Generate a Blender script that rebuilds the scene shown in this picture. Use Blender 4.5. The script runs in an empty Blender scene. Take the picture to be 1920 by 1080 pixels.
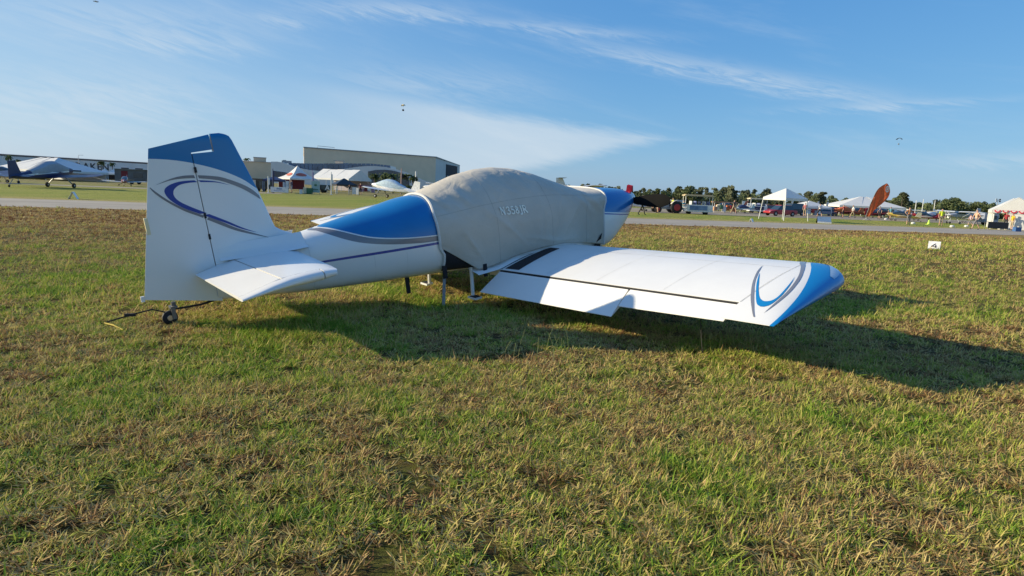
import bpy, bmesh, math, random
from mathutils import Vector, Matrix, noise
random.seed(7)
S = bpy.context.scene
C = S.collection
R_ = math.radians

# ------------------------------------------------------------------ camera, sky, sun, exposure
CAM_H = 1.37
FOC = 1199.0
AX_R = Vector((.99902, .00671, .04424)).normalized()
AX_F = Vector((0, .98837, -.15207)).normalized()
AX_U = AX_R.cross(AX_F).normalized()
AX_R = AX_F.cross(AX_U).normalized()
cam_d = bpy.data.cameras.new('camera')
cam = bpy.data.objects.new('camera', cam_d); C.objects.link(cam)
cam_d.sensor_width = 36.0; cam_d.lens = FOC / 1920 * 36.0
cam_d.clip_start = .05; cam_d.clip_end = 6000
M = Matrix.Identity(4)
for i in range(3):
    M[i][0] = AX_R[i]; M[i][1] = AX_U[i]; M[i][2] = -AX_F[i]
M[2][3] = CAM_H
cam.matrix_world = M
S.camera = cam
S.render.resolution_x = 1024; S.render.resolution_y = 576

SUN_EL = R_(18.7); SUN_AZ = R_(-2.6)          # direction in which the light travels
sun_dir = Vector((math.cos(SUN_EL) * math.cos(SUN_AZ), math.cos(SUN_EL) * math.sin(SUN_AZ), -math.sin(SUN_EL)))
sd = bpy.data.lights.new('sun', 'SUN'); sd.energy = 5.0; sd.angle = R_(.55); sd.color = (1.0, .86, .60)
so = bpy.data.objects.new('sun', sd); C.objects.link(so)
so.rotation_euler = sun_dir.to_track_quat('-Z', 'Y').to_euler()
so.location = -sun_dir * 60

W = bpy.data.worlds.new('World'); S.world = W; W.use_nodes = True
nt = W.node_tree; N = nt.nodes; L = nt.links
for n in list(N): N.remove(n)
out = N.new('ShaderNodeOutputWorld'); bg = N.new('ShaderNodeBackground'); L.new(bg.outputs[0], out.inputs[0])
bg.inputs[1].default_value = .0975
sky = N.new('ShaderNodeTexSky'); sky.sky_type = 'NISHITA'; sky.sun_disc = False
sky.sun_elevation = SUN_EL; sky.sun_rotation = math.atan2(-sun_dir.x, -sun_dir.y)
sky.altitude = 0; sky.air_density = 1.0; sky.dust_density = .3; sky.ozone_density = 2.0

def wm(op, a, b=None, c=None):
    n = N.new('ShaderNodeMath'); n.operation = op
    for i, v in enumerate((a, b, c)):
        if v is None: continue
        if isinstance(v, (int, float)): n.inputs[i].default_value = v
        else: L.new(v, n.inputs[i])
    return n.outputs[0]
tc = N.new('ShaderNodeTexCoord'); sx = N.new('ShaderNodeSeparateXYZ'); L.new(tc.outputs['Generated'], sx.inputs[0])
az = wm('ARCTAN2', sx.outputs[0], sx.outputs[1]); el = wm('ARCSINE', sx.outputs[2])
cmb = N.new('ShaderNodeCombineXYZ')
L.new(wm('MULTIPLY', az, 5.0), cmb.inputs[0]); L.new(wm('MULTIPLY_ADD', az, 7.0, wm('MULTIPLY', el, 34.0)), cmb.inputs[1])
def wnoise(scale, detail, rough, off, dist=0.0):
    n = N.new('ShaderNodeTexNoise'); n.inputs['Scale'].default_value = scale; n.inputs['Detail'].default_value = detail
    n.inputs['Roughness'].default_value = rough; n.inputs['Distortion'].default_value = dist
    mp = N.new('ShaderNodeMapping'); mp.inputs['Location'].default_value = (off, off * .7, off * .3)
    L.new(cmb.outputs[0], mp.inputs[0]); L.new(mp.outputs[0], n.inputs['Vector'])
    return n.outputs[0]
def ramp(v, lo, hi):
    n = N.new('ShaderNodeMapRange'); n.interpolation_type = 'SMOOTHSTEP'
    L.new(v, n.inputs[0]); n.inputs[1].default_value = lo; n.inputs[2].default_value = hi
    return n.outputs[0]
n1 = wnoise(.55, 6, .62, 0, .35); n2 = wnoise(2.6, 9, .70, 4.2, .7); n3 = wnoise(.28, 4, .55, 9.0, .2)
wob = wm('MULTIPLY', wm('SUBTRACT', n2, .5), .035)
def streak(a0, e0, a1, e1, wid, soft=1.0):
    # soft band between two sky directions, frayed by noise
    dx, dy = a1 - a0, e1 - e0; ln = math.hypot(dx, dy); ux, uy = dx / ln, dy / ln
    ca, ce = (a0 + a1) / 2, (e0 + e1) / 2
    da = wm('SUBTRACT', az, ca); de = wm('ADD', wm('SUBTRACT', el, ce), wob)
    t = wm('DIVIDE', wm('ADD', wm('MULTIPLY', da, ux), wm('MULTIPLY', de, uy)), ln / 2)
    q = wm('DIVIDE', wm('SUBTRACT', wm('MULTIPLY', de, ux), wm('MULTIPLY', da, uy)), wid)
    r2 = wm('ADD', wm('POWER', wm('ABSOLUTE', t), 2.6), wm('MULTIPLY', q, q))
    return wm('EXPONENT', wm('MULTIPLY', r2, -1.3 * soft))
def wedge():
    # the big pale sheet of cirrus that tapers to a tip
    a = wm('DIVIDE', wm('SUBTRACT', az, -.02), .285)
    half = wm('MULTIPLY', wm('SUBTRACT', 1.0, a), .052)
    mid = wm('MULTIPLY_ADD', a, .022, .066)
    d = wm('SUBTRACT', half, wm('ABSOLUTE', wm('ADD', wm('SUBTRACT', el, mid), wm('MULTIPLY', wob, .7))))
    edge = ramp(d, -.002, .022)
    left = ramp(az, -.42, -.02)
    return wm('MULTIPLY', edge, left)
cl = wm('MULTIPLY', wedge(), wm('MULTIPLY_ADD', n1, .45, .42))
for a0, e0, a1, e1, w_, k in [(.05, .222, .56, .128, .016, .62), (-.33, .238, -.07, .252, .014, .55), (-.12, .243, .22, .226, .008, .42),
                              (-.60, .165, -.36, .182, .016, .34), (-.30, .152, .05, .150, .03, .30), (.55, .062, .75, .066, .010, .35), (.36, .127, .66, .135, .006, .30),
                              (-.38, .222, -.30, .212, .008, .35), (-.75, .07, -.40, .10, .05, .42), (-.70, .18, -.35, .21, .03, .30),
                              (1.2, .35, 1.9, .25, .03, .5), (-1.4, .3, -2.1, .4, .04, .5), (2.4, .2, 3.0, .25, .03, .4)]:
    cl = wm('ADD', cl, wm('MULTIPLY', streak(a0, e0, a1, e1, w_), wm('MULTIPLY', ramp(n2, .22, .72), k * 1.0)))
veil = wm('MULTIPLY', ramp(n1, .48, .85), wm('MULTIPLY', ramp(el, .0, .10), .24))
haze_l = wm('MULTIPLY', ramp(wm('MULTIPLY', az, -1.0), -.25, .95), wm('MULTIPLY_ADD', ramp(el, .45, .0), .30, .10))   # thin high veil on the sun's side
cl = wm('MINIMUM', wm('ADD', wm('ADD', cl, veil), haze_l), .85)
# the clear morning sky is bluer and flatter towards the horizon than the model's
SK = .0975 * 2 ** .5
sp = N.new('ShaderNodeSeparateColor'); L.new(sky.outputs[0], sp.inputs[0]); cc = N.new('ShaderNodeCombineColor')
for i, (g_, k_) in enumerate(((.873, .081), (.590, .194), (.332, .436))):
    L.new(wm('MULTIPLY', wm('POWER', sp.outputs[i], g_), k_ / SK), cc.inputs[i])
mixc = N.new('ShaderNodeMix'); mixc.data_type = 'RGBA'
L.new(cl, mixc.inputs[0]); L.new(cc.outputs[0], mixc.inputs[6]); mixc.inputs[7].default_value = (.64 / SK, .74 / SK, .83 / SK, 1)
L.new(mixc.outputs[2], bg.inputs[0])

vs = S.view_settings
vs.view_transform = 'Standard'; vs.look = 'None'; vs.gamma = 1; vs.use_curve_mapping = False
vs.exposure = .5
S.render.engine = 'CYCLES'
S.cycles.max_bounces = 4; S.cycles.diffuse_bounces = 2; S.cycles.glossy_bounces = 3; S.cycles.transparent_max_bounces = 4

# ------------------------------------------------------------------ helpers
def ray(u, v):
    return AX_F + AX_R * ((u - 960) / FOC) - AX_U * ((v - 540) / FOC)
FAR_Z = -.33
def gnd(u, v, z=FAR_Z):                        # spot on the far, lower ground
    d = ray(u, v); t = (z - CAM_H) / d.z
    return Vector((d.x * t, d.y * t, z))
def at(u, v, Y):                               # point at depth Y
    d = ray(u, v); t = Y / d.y
    return Vector((d.x * t, Y, CAM_H + d.z * t))
RN = Vector((-.318, .948)).normalized()        # normal of the taxiway
def sd_road(x, y): return RN.x * x + RN.y * y
def ground_z(x, y):
    s = sd_road(x, y); t = min(max((s - 13.0) / 18.5, 0), 1)
    a = min(max((s - 95.0) / 190, 0), 1); b = min(max((x + 60) / 130, 0), 1)      # the land falls away towards the wood
    return FAR_Z * t * t * (3 - 2 * t) - 6.6 * a * a * (3 - 2 * a) * b * b * (3 - 2 * b)

MATS = {}
def mat(name, col, rough=.55, metal=0.0, var=.12, scale=6.0, bump=0.0, bscale=40.0, coat=0.0, spec=.5, trans=0.0, col2=None, emit=None):
    if name in MATS: return MATS[name]
    m = bpy.data.materials.new(name); m.use_nodes = True
    n = m.node_tree.nodes; l = m.node_tree.links
    b = n['Principled BSDF']
    b.inputs['Roughness'].default_value = rough; b.inputs['Metallic'].default_value = metal
    b.inputs['Specular IOR Level'].default_value = spec
    if coat: b.inputs['Coat Weight'].default_value = coat; b.inputs['Coat Roughness'].default_value = .06
    t = n.new('ShaderNodeTexCoord')
    nz = n.new('ShaderNodeTexNoise'); nz.inputs['Scale'].default_value = scale; nz.inputs['Detail'].default_value = 5
    l.new(t.outputs['Object'], nz.inputs['Vector'])
    mx = n.new('ShaderNodeMix'); mx.data_type = 'RGBA'
    c2 = col2 or tuple(c * (1 - var * 2) for c in col)
    c1 = col if col2 else tuple(min(1, c * (1 + var * .5)) for c in col)
    mx.inputs[6].default_value = (*c1, 1); mx.inputs[7].default_value = (*c2, 1)
    mr = n.new('ShaderNodeMapRange'); mr.inputs[1].default_value = .3; mr.inputs[2].default_value = .7
    l.new(nz.outputs[0], mr.inputs[0]); l.new(mr.outputs[0], mx.inputs[0]); l.new(mx.outputs[2], b.inputs['Base Color'])
    if bump:
        nb = n.new('ShaderNodeTexNoise'); nb.inputs['Scale'].default_value = bscale; nb.inputs['Detail'].default_value = 4
        l.new(t.outputs['Object'], nb.inputs['Vector'])
        bp = n.new('ShaderNodeBump'); bp.inputs['Strength'].default_value = bump; bp.inputs['Distance'].default_value = .02
        l.new(nb.outputs[0], bp.inputs['Height']); l.new(bp.outputs[0], b.inputs['Normal'])
    if trans:
        o = n['Material Output']; tr = n.new('ShaderNodeBsdfTranslucent'); ms = n.new('ShaderNodeMixShader')
        ms.inputs[0].default_value = trans
        l.new(mx.outputs[2], tr.inputs[0]); l.new(b.outputs[0], ms.inputs[1]); l.new(tr.outputs[0], ms.inputs[2]); l.new(ms.outputs[0], o.inputs[0])
    MATS[name] = m
    return m

class MB:
    def __init__(s): s.v = []; s.f = []; s.m = []
    def pts(s, ps):
        i = len(s.v); s.v += [tuple(p) for p in ps]; return list(range(i, i + len(ps)))
    def face(s, ps, m=0):
        s.f.append(s.pts(ps)); s.m.append(m); return s
    def box(s, c, d, rz=0, m=0):
        hx, hy, hz = d[0] / 2, d[1] / 2, d[2] / 2; cs, sn = math.cos(rz), math.sin(rz); ps = []
        for z in (-hz, hz):
            for x, y in ((-hx, -hy), (hx, -hy), (hx, hy), (-hx, hy)):
                ps.append((c[0] + x * cs - y * sn, c[1] + x * sn + y * cs, c[2] + z))
        i = s.pts(ps)
        for q in ((3, 2, 1, 0), (4, 5, 6, 7), (0, 1, 5, 4), (1, 2, 6, 5), (2, 3, 7, 6), (3, 0, 4, 7)):
            s.f.append([i[k] for k in q]); s.m.append(m)
        return s
    def loft(s, rings, m=0, cap=True, closed=True, mfun=None):
        idx = [s.pts(r) for r in rings]; n = len(rings[0])
        for a in range(len(idx) - 1):
            for k in range(n if closed else n - 1):
                k2 = (k + 1) % n
                s.f.append([idx[a][k], idx[a][k2], idx[a + 1][k2], idx[a + 1][k]]); s.m.append(mfun(a, k) if mfun else m)
        if cap:
            s.f.append(idx[0][::-1]); s.m.append(mfun(0, 0) if mfun else m)
            s.f.append(idx[-1]); s.m.append(mfun(len(idx) - 2, 0) if mfun else m)
        return s
    def tube(s, path, r, n=8, m=0):
        path = [Vector(p) for p in path]; rs = r if isinstance(r, (list, tuple)) else [r] * len(path); rings = []
        up = None
        for i, p in enumerate(path):
            d = (path[min(i + 1, len(path) - 1)] - path[max(i - 1, 0)]).normalized()
            if up is None: up = Vector((0, 0, 1)) if abs(d.z) < .9 else Vector((1, 0, 0))
            a = d.cross(up).normalized(); b = a.cross(d).normalized(); up = b
            rings.append([p + (a * math.cos(2 * math.pi * k / n) + b * math.sin(2 * math.pi * k / n)) * rs[i] for k in range(n)])
        return s.loft(rings, m)
    def wheel(s, c, r, w, axis=(0, 1, 0), n=16, m=0):
        a = Vector(axis).normalized(); c = Vector(c)
        return s.tube([c - a * w / 2, c - a * w * .35, c + a * w * .35, c + a * w / 2], [r * .82, r, r, r * .82], n, m)
    def ball(s, c, r, m=0, n=10, k=6):
        c = Vector(c); rr = r if isinstance(r, (tuple, list)) else (r, r, r)
        rings = []
        for a in range(1, k):
            t = math.pi * a / k
            rings.append([(c.x + rr[0] * math.sin(t) * math.cos(2 * math.pi * j / n), c.y + rr[1] * math.sin(t) * math.sin(2 * math.pi * j / n), c.z - rr[2] * math.cos(t)) for j in range(n)])
        return s.loft(rings, m)
    def prism(s, poly, off, m=0):
        a = [Vector(p) for p in poly]; o = Vector(off)
        return s.loft([a, [p + o for p in a]], m)
    def grid(s, rows, m=0):
        return s.loft(rows, m, cap=False, closed=False)
    def build(s, name, mats, parent=None, smooth=False, recalc=True, ang=40):
        me = bpy.data.meshes.new(name); me.from_pydata(s.v, [], s.f)
        mats = mats if isinstance(mats, (list, tuple)) else [mats]
        for q in mats: me.materials.append(q)
        me.polygons.foreach_set('material_index', s.m)
        if recalc:
            b = bmesh.new(); b.from_mesh(me)
            bmesh.ops.recalc_face_normals(b, faces=b.faces); b.to_mesh(me); b.free()
        if smooth:
            me.polygons.foreach_set('use_smooth', [True] * len(me.polygons))
            if ang: me.set_sharp_from_angle(angle=R_(ang))
        me.update()
        o = bpy.data.objects.new(name, me); C.objects.link(o)
        if parent is not None: o.parent = parent
        return o
def tag(o, label=None, cat=None, group=None, kind=None):
    if label: o['label'] = label
    if cat: o['category'] = cat
    if group: o['group'] = group
    if kind: o['kind'] = kind
    return o
def thing(name, label, cat, loc=(0, 0, 0), rz=0.0, group=None):
    o = bpy.data.objects.new(name, None); C.objects.link(o); o.location = loc; o.rotation_euler = (0, 0, rz)
    o.empty_display_size = .1
    return tag(o, label, cat, group)
def copy_thing(src, label, loc, rz=0.0, group=None, sc=None):
    def cp(o, par):
        c = o.copy(); C.objects.link(c); c.parent = par
        for ch in [x for x in KIDS.get(o.name, [])]: cp(ch, c)
        return c
    KIDS = {}
    for o in C.objects:
        if o.parent: KIDS.setdefault(o.parent.name, []).append(o)
    c = cp(src, None); c.location = loc; c.rotation_euler = (0, 0, rz)
    c['label'] = label
    if group: c['group'] = group
    if sc: c.scale = (sc, sc, sc) if isinstance(sc, (int, float)) else sc
    return c
# ------------------------------------------------------------------ ground
def node_tree(name):
    m = bpy.data.materials.new(name); m.use_nodes = True
    n = m.node_tree.nodes; l = m.node_tree.links
    def mth(op, a, b=None, c=None):
        q = n.new('ShaderNodeMath'); q.operation = op
        for i, v in enumerate((a, b, c)):
            if v is None: continue
            if isinstance(v, (int, float)): q.inputs[i].default_value = v
            else: l.new(v, q.inputs[i])
        return q.outputs[0]
    def nz(vec, scale, detail=5, rough=.6, dist=0):
        q = n.new('ShaderNodeTexNoise'); q.inputs['Scale'].default_value = scale; q.inputs['Detail'].default_value = detail
        q.inputs['Roughness'].default_value = rough; q.inputs['Distortion'].default_value = dist
        l.new(vec, q.inputs['Vector']); return q.outputs[0]
    def rng(v, lo, hi, a=0., b=1.):
        q = n.new('ShaderNodeMapRange'); q.interpolation_type = 'SMOOTHSTEP'; l.new(v, q.inputs[0])
        q.inputs[1].default_value = lo; q.inputs[2].default_value = hi; q.inputs[3].default_value = a; q.inputs[4].default_value = b
        return q.outputs[0]
    def mixc(f, a, b):
        q = n.new('ShaderNodeMix'); q.data_type = 'RGBA'
        if isinstance(f, (int, float)): q.inputs[0].default_value = f
        else: l.new(f, q.inputs[0])
        for i, v in ((6, a), (7, b)):
            if isinstance(v, tuple): q.inputs[i].default_value = (*v, 1)
            else: l.new(v, q.inputs[i])
        return q.outputs[2]
    return m, n, l, mth, nz, rng, mixc

gm, n, l, mth, nz, rng, mixc = node_tree('ground_turf')
b = n['Principled BSDF']; b.inputs['Roughness'].default_value = .95; b.inputs['Specular IOR Level'].default_value = .15
tcn = n.new('ShaderNodeTexCoord'); P = tcn.outputs['Object']
sep = n.new('ShaderNodeSeparateXYZ'); l.new(P, sep.inputs[0])
s_ = mth('ADD', mth('MULTIPLY', sep.outputs[0], RN.x), mth('MULTIPLY', sep.outputs[1], RN.y))
big = nz(P, .35, 4); mid = nz(P, 1.6, 5); fine = nz(P, 14, 6, .7); vfine = nz(P, 70, 5, .7)
near = mixc(rng(mid, .38, .62), (.13, .14, .022), (.20, .145, .05))
near = mixc(rng(fine, .40, .66), near, (.035, .024, .012))
dry = mixc(rng(mid, .35, .65), (.34, .22, .09), (.26, .20, .06))
dry = mixc(rng(fine, .5, .72), dry, (.14, .095, .05))
sw = mth('ADD', s_, mth('MULTIPLY', mth('SUBTRACT', big, .5), 14.0))
col = mixc(rng(sw, 15.5, 24.0), near, dry)
mp = n.new('ShaderNodeMapping'); mp.inputs['Rotation'].default_value = (0, 0, math.atan2(-.318, -.948) + math.pi / 2); l.new(P, mp.inputs[0])
mp2 = n.new('ShaderNodeMapping'); mp2.inputs['Scale'].default_value = (.05, .55, 1); l.new(mp.outputs[0], mp2.inputs[0])
mow = nz(mp2.outputs[0], 1.0, 4)
far = mixc(rng(mow, .35, .65), (.23, .28, .04), (.32, .31, .07))
far = mixc(rng(s_, 42.5, 47.5), (.40, .33, .12), far)
far = mixc(rng(mth('ADD', s_, mth('MULTIPLY', mow, 6)), 62, 110), far, (.27, .23, .09))
far = mixc(rng(fine, .4, .75, 0, .4), far, (.09, .10, .03))
col = mixc(rng(s_, 40.5, 42.0), col, far)
l.new(col, b.inputs['Base Color'])
bp = n.new('ShaderNodeBump'); bp.inputs['Strength'].default_value = .9; bp.inputs['Distance'].default_value = .06
l.new(mth('ADD', fine, mth('MULTIPLY', vfine, .6)), bp.inputs['Height']); l.new(bp.outputs[0], b.inputs['Normal'])

RD = Vector((RN.y, -RN.x))                     # along the taxiway
def st(s, t, z=0.0): return (RN.x * s + RD.x * t, RN.y * s + RD.y * t, z)
sl = [-4000, -60, -10, 5, 12] + [13 + .75 * k for k in range(26)] + [34, 40, 48, 70, 90, 100, 120, 140, 160, 180, 200, 220, 240, 260, 285, 320, 420, 900, 5000]
tl = [-5000, -800, -300, -200] + [-160 + 20 * k for k in range(26)] + [400, 500, 800, 5000]
mb = MB(); rows = []
for s in sl:
    rows.append([st(s, t, ground_z(*st(s, t)[:2])) for t in tl])
mb.grid(rows)
o = mb.build('ground', gm, smooth=True, ang=None)
tag(o, 'flat airfield ground of mown green and dry tan turf', 'ground', kind='structure')

am, n, l, mth, nz, rng, mixc = node_tree('taxiway_asphalt')
b = n['Principled BSDF']; b.inputs['Roughness'].default_value = .9
tcn = n.new('ShaderNodeTexCoord'); P = tcn.outputs['Object']
c = mixc(rng(nz(P, .5, 5), .35, .65), (.40, .345, .27), (.34, .295, .235))
mpp = n.new('ShaderNodeMapping'); mpp.inputs['Rotation'].default_value = (0, 0, -math.atan2(RD.y, RD.x)); l.new(P, mpp.inputs[0])
mp3 = n.new('ShaderNodeMapping'); mp3.inputs['Scale'].default_value = (.04, .9, 1); l.new(mpp.outputs[0], mp3.inputs[0])
c = mixc(rng(nz(mp3.outputs[0], 1, 4), .42, .66, 0, .45), c, (.26, .225, .18))
c = mixc(rng(nz(P, 30, 3), .55, .75, 0, .35), c, (.22, .195, .165))
l.new(c, b.inputs['Base Color'])
def strip(name, s0, s1, t0, t1, z, m, label, step=3.0, rag=.25, cat='pavement'):
    mb = MB(); k = int((t1 - t0) / step); ra = []; rb = []
    for i in range(k + 1):
        t = t0 + (t1 - t0) * i / k
        ra.append(st(s0 + rag * (noise.noise((t * .7, s0, 1)) + .5 * noise.noise((t * 2.1, s0, 4))), t, z)); rb.append(st(s1 + rag * noise.noise((t * .7, s1, 2)), t, z))
    mb.grid([ra, rb]); return tag(mb.build(name, m), label, cat, kind='structure')
strip('taxiway', 33.6, 42.3, -150, 260, FAR_Z + .006, am, 'pale asphalt taxiway crossing behind the blue and white aeroplane', step=1.2, rag=.5)
apm = mat('apron_gravel', (.33, .27, .19), .95, var=.15, scale=.8, bump=.4, bscale=9)
strip('service_road', 58, 76, 14, 400, FAR_Z + .008, apm, 'grey brown service track in front of the far stalls', rag=.9)
strip('access_road', 79, 84.5, -400, -2, FAR_Z + .008, apm, 'thin grey road in front of the left tents', rag=.6)

# ------------------------------------------------------------------ grass
def grass_mat(name, stops):
    m, n, l, mth, nz, rng, mixc = node_tree(name)
    b = n['Principled BSDF']; b.inputs['Roughness'].default_value = .7; b.inputs['Specular IOR Level'].default_value = .08
    at_ = n.new('ShaderNodeAttribute'); at_.attribute_name = 'tone'
    v = at_.outputs['Fac']
    cr = n.new('ShaderNodeValToRGB'); l.new(v, cr.inputs[0])
    e = cr.color_ramp.elements
    e[0].position, e[0].color = stops[0][0], (*stops[0][1], 1); e[1].position, e[1].color = stops[-1][0], (*stops[-1][1], 1)
    for p, c in stops[1:-1]:
        q = e.new(p); q.color = (*c, 1)
    l.new(cr.outputs[0], b.inputs['Base Color'])
    tr = n.new('ShaderNodeBsdfTranslucent'); ms = n.new('ShaderNodeMixShader'); ms.inputs[0].default_value = .30
    l.new(cr.outputs[0], tr.inputs[0]); l.new(b.outputs[0], ms.inputs[1]); l.new(tr.outputs[0], ms.inputs[2])
    l.new(ms.outputs[0], n['Material Output'].inputs[0])
    return m
gmat = grass_mat('grass_blades', [(.0, (.15, .075, .035)), (.18, (.42, .245, .11)), (.36, (.60, .46, .20)), (.5, (.56, .48, .14)), (.62, (.37, .42, .07)), (.78, (.25, .37, .045)), (1.0, (.13, .27, .025))])
import numpy as np
rs = np.random.default_rng(4)
def vnoise(x, y, sc, seed):                    # smooth value noise, three octaves, about -1..1
    g = np.random.default_rng(seed).uniform(-1, 1, (256, 256)); o = np.zeros_like(x); am = 1.0; tot_ = 0
    for k in range(3):
        u, v = x * sc + 97.3, y * sc + 51.7; i, j = np.floor(u).astype(int), np.floor(v).astype(int); fu, fv = u - i, v - j
        fu, fv = fu * fu * (3 - 2 * fu), fv * fv * (3 - 2 * fv)
        q = lambda a, b: g[(i + a) % 256, (j + b) % 256]
        o += am * ((q(0, 0) * (1 - fu) + q(1, 0) * fu) * (1 - fv) + (q(0, 1) * (1 - fu) + q(1, 1) * fu) * fv); tot_ += am; am *= .55; sc *= 2.1
    return o / tot_ * 1.7
HALF = R_(58)
def tuft_spots(r0, r1, per_m2):
    nn_ = int(per_m2 * HALF * (r1 * r1 - r0 * r0)); r_ = np.sqrt(rs.uniform(r0 * r0, r1 * r1, nn_)); a_ = rs.uniform(-HALF, HALF, nn_)
    kp_ = (np.abs(a_) < R_(44)) | (rs.random(nn_) < .55); r_, a_ = r_[kp_], a_[kp_]
    return r_ * np.sin(a_), r_ * np.cos(a_)
VV, FQ, FT, TN, nv = [], [], [], [], 0
for r0, r1, per, nb, wk, lk, segs in ((1.9, 4.5, 840, 18, 1.05, 1.0, 2), (4.5, 7, 650, 15, 1.2, 1.0, 2), (7, 10, 330, 11, 1.55, 1.1, 2), (10, 15, 150, 10, 2.1, 1.3, 1), (15, 22, 66, 9, 3.4, 1.6, 1), (22, 34, 34, 8, 5.5, 1.9, 1), (34, 54, 16, 7, 8.0, 2.1, 1)):
    tx, ty = tuft_spots(r0, r1, per); s__ = RN.x * tx + RN.y * ty
    p1 = vnoise(tx, ty, .75, 1); p2 = vnoise(tx, ty, .2, 2); p3 = vnoise(tx, ty, 2.6, 3)
    keep = (s__ < 33.7 + .25 * p3) & ~((p1 * .5 + p3 * .8 < -.95) & (rs.random(len(tx)) < .6)) & ~((vnoise(tx, ty, 5.5, 12) < -.38) & (rs.random(len(tx)) < .7))
    tx, ty, s__, p1, p2, p3 = [q[keep] for q in (tx, ty, s__, p1, p2, p3)]
    dry = np.clip((s__ + p2 * 6 - 16.0 - np.clip(tx, -14, 14) * .55) / 9, 0, 1)
    tone = .485 + .13 * p1 + .06 * p2 + .17 * p3 + .10 * vnoise(tx, ty, 7.0, 9) - .30 * dry + rs.normal(0, .15, len(tx)) - .030 * np.clip(tx, -1.5, 3) * (ty < 7.5)
    tsz = rs.uniform(.75, 1.25, len(tx)) * (1 + .3 * np.clip(p1, -.6, 1)) * (1 - .15 * dry)
    flat = rs.random(len(tx)) < np.where(tone < .45, .42, .2)
    rep = lambda q: np.repeat(q, nb)
    n_ = len(tx) * nb; az_ = rs.uniform(0, 2 * np.pi, n_); r_ = rs.uniform(0, .05, n_) * rep(tsz) * lk
    bx, by = rep(tx) + r_ * np.cos(az_), rep(ty) + r_ * np.sin(az_)
    sx_ = RN.x * bx + RN.y * by; tt = np.clip((sx_ - 13.0) / 18.5, 0, 1); bz = FAR_Z * tt * tt * (3 - 2 * tt)
    d_ = az_ + rs.normal(0, .9, n_); ln = rs.uniform(.028, .074, n_) * rep(tsz) * lk * np.where(rs.random(n_) < .06, 1.5, 1)
    w_ = rs.uniform(.0014, .0029, n_) * wk; fl = rep(flat)
    lean = np.where(fl, rs.uniform(.75, 1.35, n_), rs.uniform(.15, 1.1, n_)); curl = rs.uniform(.2, 1.0, n_)
    nx, ny = -np.sin(d_), np.cos(d_); tw_ = rs.uniform(-.6, .6, n_)
    bz = bz + np.where(fl, rs.uniform(.002, .02, n_), -.003)
    def lift(h, t_):
        c0, s0 = np.cos(d_), np.sin(d_); an = lean
        px_, py_, pz_ = bx, by, bz; st_ = ln * t_ / 2
        for q in range(2):
            px_ = px_ + c0 * np.sin(an) * st_; py_ = py_ + s0 * np.sin(an) * st_; pz_ = pz_ + np.cos(an) * st_; an = an + curl
        return px_, py_, pz_
    tb = rep(tone) + rs.normal(0, .12, n_)
    if segs == 2:
        mx_, my_, mz_ = lift(0, .5); ex, ey, ez = lift(0, 1.0)
        P_ = np.stack([np.stack([bx - nx * w_ * .8, by - ny * w_ * .8, bz - tw_ * w_], 1), np.stack([bx + nx * w_ * .8, by + ny * w_ * .8, bz + tw_ * w_], 1),
                       np.stack([mx_ - nx * w_, my_ - ny * w_, mz_ - tw_ * w_], 1), np.stack([mx_ + nx * w_, my_ + ny * w_, mz_ + tw_ * w_], 1), np.stack([ex, ey, ez], 1)], 1)
        b0 = nv + np.arange(n_) * 5
        FQ.append(np.stack([b0, b0 + 1, b0 + 3, b0 + 2], 1)); FT.append(np.stack([b0 + 2, b0 + 3, b0 + 4], 1)); nv += 5 * n_; TN.append(np.repeat(tb, 5))
    else:
        ex, ey, ez = lift(0, 1.0)
        P_ = np.stack([np.stack([bx - nx * w_, by - ny * w_, bz - tw_ * w_], 1), np.stack([bx + nx * w_, by + ny * w_, bz + tw_ * w_], 1), np.stack([ex, ey, ez], 1)], 1)
        b0 = nv + np.arange(n_) * 3; FT.append(np.stack([b0, b0 + 1, b0 + 2], 1)); nv += 3 * n_; TN.append(np.repeat(tb, 3))
    VV.append(P_.reshape(-1, 3))
V_ = np.concatenate(VV).astype(np.float32); Q_ = np.concatenate(FQ); T_ = np.concatenate(FT)
me = bpy.data.meshes.new('grass'); me.vertices.add(len(V_)); me.vertices.foreach_set('co', V_.ravel())
lp = np.concatenate([Q_.ravel(), T_.ravel()]).astype(np.int32); me.loops.add(len(lp)); me.loops.foreach_set('vertex_index', lp)
me.polygons.add(len(Q_) + len(T_))
me.polygons.foreach_set('loop_start', np.concatenate([np.arange(len(Q_)) * 4, len(Q_) * 4 + np.arange(len(T_)) * 3]).astype(np.int32))
me.update(calc_edges=True)
me.attributes.new('tone', 'FLOAT', 'POINT').data.foreach_set('value', np.concatenate(TN).astype(np.float32))
me.materials.append(gmat); me.polygons.foreach_set('use_smooth', np.ones(len(me.polygons), bool))
go = bpy.data.objects.new('grass', me); C.objects.link(go)
tag(go, 'short mown grass blades, green and dry tan, over the near field', 'grass', kind='stuff')
# ------------------------------------------------------------------ the blue and white aeroplane
white = mat('aircraft_white', (.80, .79, .76), .3, var=.02, scale=2.0, coat=.22)
blue = mat('aircraft_blue', (.002, .165, .44), .28, var=.05, scale=2.0, coat=.35)
grey = mat('stripe_grey', (.20, .20, .215), .3, var=.03, coat=.5)
navy = mat('pinstripe_blue', (.012, .05, .30), .3, var=.03, coat=.5)
black = mat('black_rubber', (.012, .012, .014), .7, var=.1)
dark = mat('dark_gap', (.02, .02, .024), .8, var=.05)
metal = mat('bare_metal', (.5, .5, .5), .35, metal=.9, var=.08)

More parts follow.
